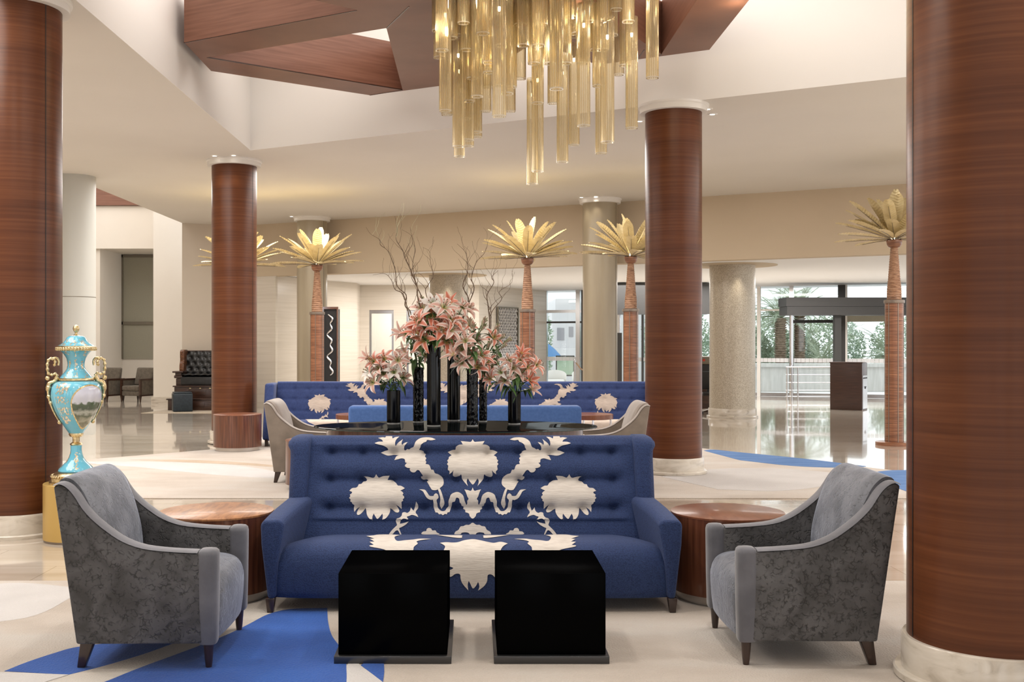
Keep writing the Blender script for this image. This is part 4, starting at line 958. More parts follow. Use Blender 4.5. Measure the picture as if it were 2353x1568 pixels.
def basis(d, roll):
    z = d.normalized(); x = z.cross(Vector((0,0,1)))
    if x.length < .05: x = Vector((1,0,0))
    x.normalize(); y = z.cross(x)
    R_ = Matrix((x, y, z)).transposed().to_4x4(); return R_ @ Matrix.Rotation(roll, 4, 'Z')
rl = random.Random(5)
def lily(vi, px, py, key, size, label, dz=None, face=None, leaves=2):
    X, Y, Zt, r = V[vi]
    yy = Y+(dz if dz is not None else rl.uniform(-.10,.03))
    tip = W(px, py, yy); base = Vector((X+rl.uniform(-.5,.5)*r, Y+rl.uniform(-.5,.5)*r, Zt-.085))
    out = Vector((tip.x-X, (yy-Y)-.06, .10 if tip.z > Zt+.1 else .02))
    d = face or Vector((out.x*1.2, -.55*abs(rl.uniform(.4,1.3))*.25-.06, out.z+.05)).normalized()
    d = Vector(d).normalized()
    root = thing('lily', label, 'flower', tuple(base), 0, 'lilies: '+label)
    e = tip-base-d*.012; c1 = Vector((0,0,max(.10, e.z*.6))) if e.z > .05 else Vector((e.x*.3, e.y*.3, .16))
    c2 = e-d*.07
    pts = [((1-t)**3)*Vector((0,0,0))+3*t*(1-t)**2*c1+3*t*t*(1-t)*c2+t**3*e for t in [i/8 for i in range(9)]]
    b = MB(); b.tube(pts, [.0042]*8+[.0052], 6); b.build('stem', M['stem'], root)
    me = BL[key][rl.randrange(len(BL[key]))]
    o = bpy.data.objects.new('bloom', me); COL.objects.link(o); o.parent = root
    o.matrix_local = Matrix.Translation(e) @ basis(d, rl.uniform(0,6)) @ Matrix.Scale(size, 4)
    if key in ('pink','pale','white','coral'):
        s_ = bpy.data.objects.new('stamens', STA); COL.objects.link(s_); s_.parent = o
    for k in range(leaves):
        t = rl.uniform(.35,.9); i = int(t*8); p = pts[i]
        lf = bpy.data.objects.new('leaf', LEAF); COL.objects.link(lf); lf.parent = root
        az = rl.uniform(0,2*PI); sc = rl.uniform(.8,1.3)
        if base.z+p.z < Zt+.02: p = pts[-3]
        lf.matrix_local = Matrix.Translation(p) @ Matrix.Rotation(az, 4, 'Z') @ Matrix.Rotation(rl.uniform(-.5,.5), 4, 'Y') @ Matrix.Scale(sc, 4)
Q = lambda x, y: (780+x/4.48, 660+y/4.48)
BOU = [
 (0, [('pink',465,745),('pale',410,845),('white',320,885),('pale',350,985),('pale',600,760),('pale',650,940),('paleh',300,735),('white',560,880),('pink',360,770),('pale',460,900)]),
 (1, [('paleh',680,690),('pale',835,650),('pale',690,490),('pink',770,420),('paleh',640,480),('paleh',700,760),('pale',880,700),('bud',840,160)]),
 (2, [('coral',945,310),('coral',1040,455),('coral',880,545),('coral',1090,560),('white',965,190),('pale',1070,215),('pink',820,360),('pale',1000,400),('pink',1130,340),('pinkh',800,470),('pale',860,230),('pink',900,430),('pale',1140,440)]),
 (3, [('pale',1230,400),('pale',1265,215),('pinkh',1135,170),('pale',1150,480),('pale',1320,230),('pink',1330,400),('pale',1200,620)]),
 (4, [('pale',1340,720),('pale',1265,645),('pale',1260,780),('bud',1380,440),('bud',1460,440),('bud',1350,400),('bud',1470,380),('pale',1400,560),('paleh',1180,700),('pink',1450,720),('pale',1300,560),('pink',1420,830)]),
 (5, [('pink',1520,770),('pale',1560,830),('pinkh',1500,910),('bud',1640,540),('pink',1590,520),('bud',1700,570),('bud',1660,630),('bud',1600,430),('bud',1530,620)]),
 (6, [('white',1665,880),('pale',1750,770),('pink',1860,755),('pinkh',1870,690),('pink',1930,830),('pale',1850,890),('pinkh',1950,960),('paleh',1965,1050),('pink',1560,950),('pale',1790,840),('pale',1700,960),('pink',2020,810)])]
VN = ['short smooth left-end vase', 'textured vase second from left', 'tallest middle vase', 'greenish-sheened tall vase', 'thick textured vase', 'half-hidden textured vase', 'short smooth right-end vase']
KN = {'coral':'open deep coral lily in the ', 'pink':'open coral-pink lily with pale margins in the ', 'pale':'open blush lily in the ', 'white':'open white lily in the ', 'pinkh':'half-open coral lily in the ', 'paleh':'half-open blush lily in the ', 'bud':'closed greenish lily bud in the '}
for vi, bs in BOU:
    for key, x, y in bs:
        px, py = Q(x, y)
        sz = {2:1.28, 3:1.05, 6:.98, 0:1.0, 1:.95, 4:1.05, 5:.92}[vi]*rl.uniform(.92,1.05)
        lily(vi, px, py, key, sz, KN[key]+VN[vi], leaves=4)
# curly willow branches
def willow(label, vi, pts, r0=.0062, tip=False, twigs=5, seed=1):
    r0 *= 1.12; twigs += 4
    X, Y, Zt, r = V[vi]; rn = random.Random(seed); yy = Y+rn.uniform(-.02,.06)
    P = [Vector((X, Y, Zt-.08))]+[W(780+(x)/1, y, yy+.05*k/len(pts)) for k, (x, y) in enumerate([(p[0]-780, p[1]) for p in pts])]
    cp = [tuple(p) for p in P]
    def sm(pp, n=5):
        pp = [Vector(p) for p in pp]; pp = [pp[0]*2-pp[1]]+pp+[pp[-1]*2-pp[-2]]; out = []
        for i in range(1, len(pp)-2):
            for k in range(n):
                t = k/n; a, b_, c, d = pp[i-1], pp[i], pp[i+1], pp[i+2]
                out.append(.5*((2*b_)+(c-a)*t+(2*a-5*b_+4*c-d)*t*t+(3*b_-a-3*c+d)*t**3))
        out.append(pp[-2]); return out
    base = P[0]; main = [p-base for p in sm(cp)]
    n = len(main); root = thing('willow_branch', label, 'branch', tuple(base))
    b = MB(); b.tube(main, [r0*(1-.82*i/n) for i in range(n)], 6); b.build('stem', M['twig'], root)
    for k in range(twigs):
        i = int(n*(.25+.7*k/max(1, twigs))); p = main[min(n-2, i)]; q = [p]; d = Vector((rn.choice((-1,1))*rn.uniform(.2,.7), rn.uniform(-.3,.3), 1)).normalized()
        ln = rn.uniform(.12,.32)
        for j in range(10):
            d = (d+Vector((rn.uniform(-.45,.45), rn.uniform(-.3,.3), rn.uniform(-.05,.3)))).normalized(); q.append(q[-1]+d*ln/10)
        q = sm(q, 3); b = MB(); rr = r0*(1-.82*i/n)*.6; b.tube(q, [max(.0010, rr*(1-.7*j/len(q))) for j in range(len(q))], 5); b.build('twig', M['twig_tip'] if tip and k >= twigs-3 else M['twig'], root)
z5b = lambda *a: [(400+x/3.92, 400+y/3.92) for x, y in a]
z6b = lambda *a: [(900+x/3.92, 400+y/3.92) for x, y in a]
willow('tallest curly willow branch with pale green tip left of the lilies', 2, z5b((2200,1130),(2190,1020),(2120,840),(2080,760),(2060,690),(2000,590),(2010,500),(1990,380)), .0075, True, 7, 3)
willow('curly willow branch leaning far left towards the gold palm', 1, z5b((2120,1290),(2080,1180),(2090,1090),(2010,1010),(1990,860),(1930,700),(1860,640),(1850,590),(1770,540),(1730,480)), .0062, True, 5, 4)
willow('short curly willow branch at the lower left with drooping twigs', 1, z5b((2140,1300),(2100,1200),(2060,1080),(1990,1040),(1960,960),(1900,900),(1790,910)), .0055, False, 5, 5)
willow('thin curly willow branch arching right out of the middle lilies', 2, z5b((2240,1150),(2190,1020),(2160,900),(2150,800),(2170,680),(2140,560),(2050,500)), .0050, True, 5, 6)
willow('thin willow branch rising straight above the central mosaic column', 3, z6b((320,1120),(330,1000),(375,920),(350,800),(340,700),(280,660)), .0045, False, 4, 7)
willow('curly willow branch with a hooked top in front of the vestibule', 3, z6b((640,1290),(690,1130),(640,1010),(680,900),(680,780),(660,700),(590,630)), .0060, False, 5, 8)
willow('curly willow branch reaching up to the gold palm fronds', 3, z6b((650,1280),(740,1050),(720,940),(760,800),(830,720),(860,650)), .0060, False, 6, 9)
willow('forked curly willow branch above the metal lattice panel', 5, z6b((880,1400),(870,1200),(860,1090),(920,980),(900,930),(960,870)), .0062, False, 6, 10)
willow('crooked willow branch at the far right of the flowers', 5, z6b((890,1420),(900,1250),(990,1130),(970,1060),(1080,980),(1085,870)), .0048, False, 4, 12)

# ================================================================== BLUE URN ON GOLD PEDESTAL
UX, UY = -3.245, 8.85; KS = 802
t = thing('pedestal', 'matt gold cylindrical pedestal carrying the blue porcelain urn', 'pedestal', (UX,UY,0))
b = MB(); b.lathe([(.248,0),(.248,.02)], 64); b.build('plinth', M['bronze'], t)
b = MB(); b.lathe([(.255,.02),(.255,.464),(.251,.468)], 64); b.build('drum', M['gold_ped'], t)
UZ = .468; ztop = 1.755
zu = lambda y: ztop-(y-133)/KS-UZ
t = thing('porcelain_urn', 'tall turquoise porcelain urn with gilt handles and painted landscape', 'urn', (UX,UY,UZ), math.radians(0))
def lz(prof, name, m, n=48, **k):
    b = MB(); b.lathe([(r/KS, zu(y)) for r, y in reversed(prof)], n, **k); return b.build(name, m, t)
lz([(3,133),(14,139),(20,152),(21,162),(15,176),(8,184),(8,194),(16,199),(22,203)], 'finial', M['gold'])
lid = lz([(22,203),(45,207),(58,216),(66,232),(80,250),(100,263),(112,270)], 'lid', M['turq'])
b = MB()
for k in range(40):
    a = 2*PI*k/40; b.ball((.152*math.cos(a), .152*math.sin(a), zu(290)), .0115, 6, sz=1.5)
b.lathe([(.13,zu(303)),(.150,zu(300)),(.158,zu(288)),(.156,zu(276)),(.140,zu(271))], 48); b.build('gilt_rim', M['gold'], t, ang=60)
lz([(98,303),(84,316),(70,333),(59,355),(53,380),(52,400),(57,420),(70,440),(90,462),(104,480)], 'neck', M['turq'])
lz([(104,480),(112,484),(114,490),(112,497),(106,499)], 'gilt_ring', M['gold'])
bodyp = [(108,499),(128,506),(145,518),(156,540),(160,570),(160,600),(155,630),(146,660),(134,692),(118,725),(100,757),(81,788),(63,815),(48,838),(38,848)]
bd = lz(bodyp, 'body', M['turq'], 64)
lz([(44,838),(46,850),(38,864),(24,868),(22,880),(22,900),(32,906),(40,914),(34,921)], 'gilt_stem', M['gold'])
ft = lz([(34,921),(35,930),(34,950),(38,975),(48,1005),(64,1030),(88,1052),(106,1070),(113,1085),(110,1093)], 'foot', M['turq'])
b = MB(); b.lathe([(150/KS,zu(1126)),(152/KS,zu(1118)),(140/KS,zu(1108)),(132/KS,zu(1100)),(120/KS,zu(1092))], 48)
for k in range(44):
    a = 2*PI*k/44; b.ball((.188*math.cos(a), .188*math.sin(a), zu(1117)), .0135, 6)
b.lathe([(.225,0),(.225,.012),(.205,.02),(.205,zu(1128)),(.19,zu(1122))], 8); b.build('gilt_base', M['gold'], t, ang=50)
def body_r(z):
    ps = [(r/KS, zu(y)) for r, y in bodyp]
    for (r0, z0_), (r1, z1_) in zip(ps, ps[1:]):
        if z1_ <= z <= z0_: return r1+(r0-r1)*(z-z1_)/(z0_-z1_)
    return ps[0][0] if z > ps[0][1] else ps[-1][0]
def mk_land():
    m, nt, b_ = _new('painted_river_landscape'); N = nt.nodes; L = nt.links
    tc = N.new('ShaderNodeTexCoord'); sp_ = N.new('ShaderNodeSeparateXYZ'); L.new(tc.outputs['Object'], sp_.inputs[0])
    n = N.new('ShaderNodeTexNoise'); n.inputs['Scale'].default_value = 22; n.inputs['Detail'].default_value = 5; L.new(tc.outputs['Object'], n.inputs['Vector'])
    ml = N.new('ShaderNodeMath'); ml.operation = 'MULTIPLY_ADD'; ml.inputs[1].default_value = .09; L.new(n.outputs['Fac'], ml.inputs[0]); L.new(sp_.outputs['Z'], ml.inputs[2])
    mr = N.new('ShaderNodeMapRange'); mr.inputs['From Min'].default_value = zu(815)+.045; mr.inputs['From Max'].default_value = zu(520)+.045; L.new(ml.outputs[0], mr.inputs['Value'])
    r = N.new('ShaderNodeValToRGB'); e = r.color_ramp.elements
    e[0].position = 0; e[0].color = c4((.45,.42,.34)); e[1].position = 1; e[1].color = c4((.60,.63,.76))
    for p, c in ((.12,(.20,.19,.12)),(.2,(.42,.40,.30)),(.32,(.10,.12,.07)),(.38,(.45,.46,.40)),(.47,(.05,.08,.05)),(.56,(.09,.13,.08)),(.6,(.60,.62,.68)),(.8,(.66,.66,.76))):
        x = e.new(p); x.color = c4(c)
    L.new(mr.outputs[0], r.inputs[0]); L.new(r.outputs[0], b_.inputs['Base Color']); b_.inputs['Roughness'].default_value = .12; b_.inputs['Coat Weight'].default_value = .6
    return m
AM = -PI/2+.95        # direction the medallion faces
zc_, zh = (zu(520)+zu(815))/2, (zu(520)-zu(815))/2
def med(sc, off):
    def fn(u, v):
        ph = 2*PI*u; a = AM+math.cos(ph)*.82*sc*v*(1+.12*math.sin(ph)); z = zc_+math.sin(ph)*zh*sc*v
        r = body_r(z)+off; return (r*math.cos(a), r*math.sin(a), z)
    return fn
b = MB(); b.grid(med(1.0,.0022), 48, 10); g_ = b.build('gilt_border', M['gold'], bd, ang=80)
b = MB(); b.grid(med(.93,.0040), 48, 12); b.build('painted_medallion', mk_land(), bd, ang=80)
# gilt tracery scattered on blue parts
rn = random.Random(8); b = MB()
def sprig(r_of, z, a, s):
    for k in range(9):
        da = rn.uniform(-.16,.16)*s; dz_ = rn.uniform(-.028,.028)*s; w = rn.uniform(.003,.008)*s; h_ = rn.uniform(.004,.012)*s
        q = []
        for (x, y) in ((-w,0),(0,-h_),(w,0),(0,h_)):
            zz_ = z+dz_+y; rr = r_of(zz_)+.0018; aa = a+da+x/max(.03, rr); q.append((rr*math.cos(aa), rr*math.sin(aa), zz_))
        b.add(q, [(0,1,2,3)])
for a in (AM-1.25, AM-1.1, AM+1.2, AM-1.35, AM-1.0):
    for z in (zu(560), zu(620), zu(690), zu(750), zu(530)): sprig(body_r, z, a+rn.uniform(-.08,.08), 1)
b.build('gilt_tracery', M['gilt_paint'], bd)
def prof_r(ps):
    ps = [(r/KS, zu(y)) for r, y in ps]
    def f(z):
        for (r0, z0_), (r1, z1_) in zip(ps, ps[1:]):
            if z1_ <= z <= z0_: return r1+(r0-r1)*(z-z1_)/max(1e-6, z0_-z1_)
        return ps[-1][0] if z < ps[-1][1] else ps[0][0]
    return f
b = MB(); nr = prof_r([(98,303),(84,316),(70,333),(59,355),(53,380),(52,400),(57,420),(70,440),(90,462),(104,480)])
for a in (-PI/2-.4, -PI/2+.35, -PI/2+1.1, -PI/2-1.2):
    for z in (zu(320), zu(380), zu(405), zu(462)): sprig(nr, z, a, .9)
b.build('gilt_tracery', M['gilt_paint'], t)
b = MB(); fr_ = prof_r([(34,921),(35,930),(34,950),(38,975),(48,1005),(64,1030),(88,1052),(106,1070),(113,1085),(110,1093)])
for a in (-PI/2+.3, -PI/2+.45, -PI/2-.9):
    for z in (zu(985), zu(1020), zu(1055)): sprig(fr_, z, a, .8)
b.build('gilt_tracery', M['gilt_paint'], ft)
b = MB(); lr = prof_r([(22,203),(45,207),(58,216),(66,232),(80,250),(100,263),(112,270)])
for a in (-PI/2-.7, -PI/2+.1, -PI/2+.8): sprig(lr, zu(245), a, .9); sprig(lr, zu(258), a+.2, .9)
b.build('gilt_tracery', M['gilt_paint'], lid)
for s, aa in ((-1, PI+.55), (1, .40)):
    R_ = Matrix.Rotation(aa, 4, 'Z'); b = MB()
    hz = lambda r, y: Vector((r/KS, 0, zu(y)))
    lp = curve([(118,470),(128,452),(150,458),(172,450),(178,420),(178,385),(170,360),(150,352),(134,362),(132,385),(140,402)], 4)
    b.tube([hz(*p) for p in lp], [.011+.004*math.sin(i*1.7) for i in range(len(lp))], 8, T=R_)
    lp = curve([(112,398),(108,372),(120,352),(140,350),(152,362)], 4); b.tube([hz(*p) for p in lp], .010, 8, T=R_)
    lp = curve([(116,470),(130,500),(160,512),(170,545),(168,590),(160,630),(146,672),(130,710),(112,745),(100,765)], 4)
    b.tube([hz(r+4, y) for r, y in lp], [.019 if i < 14 else .015-.0003*i for i in range(len(lp))], 8, T=R_)
    for r, y, q in ((172,540,.024),(170,600,.019),(178,480,.020),(104,768,.018),(158,640,.017)): b.ball(R_ @ hz(r, y), q, 8)
    b.build('gilt_handle', M['gold'], t, ang=60)

# ================================================================== GOLD PALMS
def palm(name, label, loc):
    t = thing(name, label, 'palm sculpture', loc, 0, 'gilded palm sculptures')
    b = MB(); b.lathe([(.27,0),(.27,.045),(.262,.05)], 48); b.build('base_disc', M['wood_palm'], t)
    b = MB(); b.lathe([(.132,.05),(.132,2.15)], 32); tr = b.build('lower_trunk', M['wood_palm'], t)
    for k in range(6):
        a = k*PI/3+.25; b = MB(); b.box(-.006,.006,-.003,.003,.05,2.15, T=Matrix.Rotation(a, 4, 'Z') @ Matrix.Translation((0,-.134,0))); b.build('metal_strip', M['bronze'], tr)
    b = MB(); b.lathe([(.148,2.15),(.150,2.155),(.150,2.195),(.135,2.20)], 32); b.build('collar', M['bronze'], t)
    b = MB(); pr = []
    for k in range(22):
        z = 2.20+.78*k/21; r = .106-.052*(k/21)**1.15+(.006 if k < 8 else 0)*math.sin(PI*k/8)
        pr += [(r*.955,z),(r,z+.010),(r*1.0,z+.026)]
    b.lathe(pr, 32); b.build('ringed_trunk', M['palm_bark'], t, ang=25)
    b = MB(); b.lathe([(.052,2.985),(.085,3.005),(.106,3.04),(.114,3.09),(.112,3.105)], 32); b.build('cup', M['wood_palm'], t)
    b = MB(); b.lathe([(.10,3.106),(.115,3.112),(.05,3.135)], 24); b.build('crown_plate', M['chrome'], t)
    b = MB(); b.lathe([(.02,3.13),(.022,3.16),(.004,3.17)], 12); b.build('lamp', M['bulb'], t)
    return t
def frond_mesh(L_, w):
    b = MB()
    def fn(u, v):
        q = (u-.5)*2; k = min(1, v*1.02); wid = w*(min(1, (k/.45))**.8 if k < .45 else 1)*(1 if k < .72 else math.sqrt(max(.0, 1-((k-.72)/.30)**2)))
        rib = .0055*math.sin((v*L_/.022-abs(q)*1.6)*PI) if .12 < v else 0
        return (.06+L_*v, q*wid*.5, abs(q)*wid*.14-.06*v*v*L_+rib*(1-abs(q)*.3))
    b.grid(fn, 8, 66)
    me_o = b.build('frond', M['frond'], ang=80); me = me_o.data; bpy.data.objects.remove(me_o); return me
FM = [frond_mesh(.84,.18), frond_mesh(.70,.18), frond_mesh(.36,.16)]
b = MB(); b.tube([(.06,0,-.006),(.4,0,-.012),(.74,0,-.04)], [.006,.005,.003], 6); rb_o = b.build('midrib', M['bronze']); RIB = rb_o.data; bpy.data.objects.remove(rb_o)
pal = palm('gold_palm', 'gilded palm sculpture standing behind the lily vases, right of centre', (.96,19.3,0))
rp = random.Random(2)
for n_, el, mi, off in ((9,.07,0,0),(8,.34,0,.3),(7,.68,0,.1),(5,1.05,1,.5),(3,.9,2,.2),(4,.5,1,.9),(1,1.45,1,.6)):
    for k in range(n_):
        o = bpy.data.objects.new('frond', FM[mi]); COL.objects.link(o); o.parent = pal
        a = 2*PI*k/n_+off+rp.uniform(-.12,.12); e = el+rp.uniform(-.08,.08)
        o.matrix_local = Matrix.Translation((0,0,3.115)) @ Matrix.Rotation(a, 4, 'Z') @ Matrix.Rotation(-e, 4, 'Y') @ Matrix.Rotation(rp.uniform(-.2,.2), 4, 'X')
        if mi == 0:
            rbo = bpy.data.objects.new('midrib', RIB); COL.objects.link(rbo); rbo.parent = o
dup(pal, (-3.03,21.0,0), .7, 'gilded palm sculpture in front of the left champagne column')
dup(pal, (-4.60,21.35,0), 1.9, 'gilded palm sculpture mostly hidden behind the back-left wood column')
dup(pal, (2.75,18.95,0), 2.6, 'gilded palm sculpture between the champagne column and centre wood column')
dup(pal, (6.60,17.0,0), 4.0, 'gilded palm sculpture beside the nearest wood column at the right', scale=1.035)

# ================================================================== CHANDELIER
CHX, CHY, CHZ = .9, 10.0, 7.2
CH = thing('chandelier', 'large chandelier of hanging fluted amber glass tubes', 'chandelier', (CHX,CHY,CHZ))
b = MB(); b.lathe([(1.9,0),(1.9,.06)], 64, sy=1.0); b.build('ceiling_plate', M['chrome'], CH)
b = MB(); b.lathe([(.05,.06),(.05,.099)], 16); b.build('mounting_rod', M['chrome'], CH)
TR, TL = .06, 1.12
def tube_meshes():
    b = MB(); n = 80
    rr = lambda a: TR*(1+.02*math.cos(20*a))
    for z0_, z1_, mi in ((0,.012,1),(.012,TL,0)):
        vs = [(rr(2*PI*i/n)*math.cos(2*PI*i/n), rr(2*PI*i/n)*math.sin(2*PI*i/n), z) for z in (z0_, z1_) for i in range(n)]
        b.add(vs, [(i,(i+1)%n,(i+1)%n+n,i+n) for i in range(n)], mi)
        if mi == 0: b.m[-n:] = [2 if i % 4 == 3 else 0 for i in range(n)]
    vs = [((rr(2*PI*i/n)-k)*math.cos(2*PI*i/n), (rr(2*PI*i/n)-k)*math.sin(2*PI*i/n), 0) for k in (0,.005) for i in range(n)]
    b.add(vs, [(i,(i+1)%n,(i+1)%n+n,i+n) for i in range(n)], 1)
    o = b.build('glass_tube', [M['amber'], M['amber_rim'], M['amber_ridge']], ang=60); tm = o.data; bpy.data.objects.remove(o)
    b = MB(); b.lathe([(.012,TL-.16),(.012,TL-.04)], 12); b.box(-.058,.058,-.004,.004,TL-.042,TL-.034); b.box(-.004,.004,-.058,.058,TL-.042,TL-.034); o = b.build('lamp_holder', M['chrome']); hm = o.data; bpy.data.objects.remove(o)
    b = MB(); b.lathe([(.006,TL-.20),(.012,TL-.19),(.012,TL-.161)], 12); o = b.build('bulb', M['bulb']); bm_ = o.data; bpy.data.objects.remove(o)
    return tm, hm, bm_
TM, HM, BM_ = tube_meshes()
z2 = lambda x, w, y: (800+x/2.904, w/2.904, y/2.904)
TUB = [z2(*a) for a in ((626,86,332),(610,80,380),(648,82,735),(658,74,762),(709,74,130),(735,78,975),(742,73,1042),(808,78,672),(782,75,790),(802,54,972),(801,50,930),(856,74,878),(857,70,912),(919,78,455),(936,84,412),(935,70,580),(917,48,740),(1008,92,772),(1002,76,568),(1068,78,450),(1085,80,578),(1081,46,740),(1167,82,300),(1150,42,522),(1230,76,1225),(1264,78,1140),(1265,80,685),(1330,50,275),(1312,40,318),(1390,90,588),(1368,48,688),(1425,80,285),(1430,76,1078),(1507,73,965),(1505,50,175),(1505,52,240),(1572,86,835),(1670,80,570),(1688,76,1020),(1730,90,945),(1806,70,495),(1848,76,433),(1892,80,852),(2030,84,515),(620,80,60),(690,80,250),(790,80,330),(830,74,520),(900,84,220),(960,80,240),(1020,80,300),(1100,80,180),(1150,80,160),(1240,80,420),(1290,80,160),(1345,80,420),(1410,80,140),(1450,80,420),(1560,80,420),(1600,80,140),(1650,80,330),(1700,80,330),(1760,80,230),(1870,80,140),(1480,80,110),(1060,80,620),(860,80,640),(600,80,200),(720,80,230),(770,80,150),(940,80,480),(1130,80,60),(1210,80,90),(1270,80,300),(1380,80,60),(1530,80,220),(1610,80,300),(1720,80,120),(1790,80,60))]
placed = []
rt = random.Random(4)
for cx_, wpx, yb in TUB:
    wpx = min(32, max(25, wpx)); Yt = 2*TR*F/wpx
    Xt = (cx_-CX)*Yt/F
    for it in range(200):
        bad = [q for q in placed if (q[0]-Xt)**2+(q[1]-Yt)**2 < .135**2]
        if not bad: break
        Yt = 2*TR*F/wpx+rt.uniform(-.9,.9)*(.3+it/200); Yt = min(11.8, max(9.0, Yt)); Xt = (cx_-CX)*Yt/F
    placed.append((Xt, Yt))
    Zb = EYE-(yb-CY)*Yt/F
    g = bpy.data.objects.new('glass_tube', TM); COL.objects.link(g); g.parent = CH; g.location = (Xt-CHX, Yt-CHY, Zb-CHZ); g.rotation_euler.z = rt.uniform(0,1)
    for nm, me in (('lamp_holder', HM), ('bulb', BM_)):
        o = bpy.data.objects.new(nm, me); COL.objects.link(o); o.parent = g
    b = MB(); b.tube([(0,0,TL-.034),(0,0,CHZ-Zb)], .0016, 6); b.build('suspension_wire', M['chrome'], g)
# ================================================================== DOWNLIGHTS
def downlight(px, py, zc_, label, r=.055):
    Y = (zc_-EYE)*F/(CY-py); X = (px-CX)*Y/F
    t = thing('downlight', label, 'downlight', (X,Y,zc_))
    b = MB(); b.lathe([(r*.62,-.008),(r,-.010),(r+.008,-.001)], 24, caps=False); b.build('trim_ring', M['white'], t)
    b = MB(); b.lathe([(r*.6,-.006),(r*.6,-.002)], 20); b.build('lens', M['lamp'], t)
    return X, Y
DL = [downlight(493,356,CEIL,'left one of the two small downlights above the back-left wood column'),
      downlight(537,355,CEIL,'right one of the two small downlights above the back-left wood column'),
      downlight(670,496,CEIL,'left one of two tiny downlights above the left champagne column'),
      downlight(696,495,CEIL,'right one of two tiny downlights above the left champagne column'),
      downlight(1336,452,CEIL,'dim tiny downlight at the left rim of the right champagne column'),
      downlight(1369,450,CEIL,'bright tiny downlight just over the right champagne column'),
      downlight(1626,248,CEIL,'farther of two downlights right of the centre wood column'),
      downlight(1637,260,CEIL,'nearer of two downlights right of the centre wood column'),
      downlight(1470,276,CEIL,'small downlight at the left rim of the centre wood column'),
      downlight(754,630,LOW,'small downlight in the low vestibule ceiling beside the left champagne column')]
# ================================================================== BACKGROUND THINGS
def lounge(label, loc, rot):
    t = thing('lounge_chair', label, 'armchair', loc, rot)
    for s in (-1, 1):
        b = MB()
        for y0, y1 in ((-.36,-.30),(.28,.34)): b.box(s*.32-.025,s*.32+.025,y0,y1,.14,.60)
        b.box(s*.32-.025,s*.32+.025,-.36,.34,.585,.63); b.box(s*.32-.025,s*.32+.025,-.36,.34,.16,.20); f = b.build('arm_frame', M['wood_dark'], t)
        b = MB(); b.box(s*.32-.017,s*.32+.017,-.30,.28,.20,.585); b.build('side_panel', M['greycloth'], f)
        for y in (-.33,.31):
            b = MB(); b.hexa([(s*.32-.012,y-.012,0),(s*.32+.012,y-.012,0),(s*.32+.012,y+.012,0),(s*.32-.012,y+.012,0)], [(s*.32-.025,y-.028,.16),(s*.32+.025,y-.028,.16),(s*.32+.025,y+.028,.16),(s*.32-.025,y+.028,.16)]); b.build('leg', M['wood_dark'], t)
    b = MB(); b.box(-.295,.295,-.35,.30,.17,.30); b.build('seat_base', M['greycloth'], t, bevel=.02)
    b = MB(); b.box(-.29,.29,-.37,.20,.302,.44); b.build('seat_cushion', M['greycloth'], t, bevel=.04, seg=4)
    b = MB(); b.hexa([(-.29,.10,.445),(.29,.10,.445),(.29,.26,.445),(-.29,.26,.445)], [(-.29,.22,.92),(.29,.22,.92),(.29,.34,.92),(-.29,.34,.92)]); b.build('back_cushion', M['greycloth'], t, bevel=.045, seg=4)
    return t
lounge('grey wood-framed lounge chair nearest the urn in the left bay', (-10.0,29.5,0), -.40)
lounge('grey wood-framed lounge chair partly hidden by the cream pier', (-9.08,29.45,0), -.42)
# shoeshine stand
t = thing('shoeshine_stand', 'tall dark wood shoeshine stand with tufted black leather seat', 'shoeshine chair', (-6.50,25.95,.008)); t.scale = (1.07,1,1.02)
def panel_box(x0, x1, y0, y1, z0, z1, name):
    b = MB(); b.box(x0,x1,y0,y1,z0,z1-.03); b.box(x0-.03,x1+.03,y0-.03,y1,z1-.03,z1)
    for k in range(3):
        w = (x1-x0)/3; a, c = x0+k*w+.07, x0+(k+1)*w-.07
        b.box(a,c,y0-.012,y0,z0+.07,z1-.08)
    return b.build(name, M['wood_dark'], t, bevel=.004)
lo = panel_box(-.66,.66,-.40,.38,0,.27,'lower_step'); up = panel_box(-.58,.58,-.16,.38,.27,.56,'drawer_box')
for x in (.0,.22,-.22):
    b = MB(); b.box(x-.02,x+.02,-.185,-.172,.49,.51); b.build('knob', M['gold'], up)
b = MB(); b.box(-.56,.56,-.10,.38,.56,.73); b.build('seat_frame', M['wood_dark'], t, bevel=.01)
b = MB(); b.box(-.43,.43,-.19,.1,.585,.765); b.build('seat_front', M['leather'], t, bevel=.012)
b = MB()
b.grid(lambda u, v: (-.42+.84*u, -.20+.40*v, .766+.09*math.sin(PI*min(1, v*1.6+.1))**.5*(1-.25*abs(math.sin(u*PI*5))**6)), 40, 8); b.build('seat_cushion', M['leather'], t)
b = MB()
def tb(u, v):
    x = -.40+.80*u; z = .76+.60*v; d = 0
    for r_ in range(5):
        for c_ in range(6):
            bx, bz = -.40+.16*c_+(.08 if r_ % 2 else 0), .82+.13*r_
            d += .035*math.exp(-((x-bx)**2+(z-bz)**2)/(2*.03**2))
    return (x, .17+.10*v+d, z)
b.grid(tb, 60, 40); b.build('tufted_back', M['leather'], t)
b = MB(); b.box(-.5,.5,.30,.38,.73,1.38); b.build('back_panel', M['wood_dark'], t, bevel=.01)
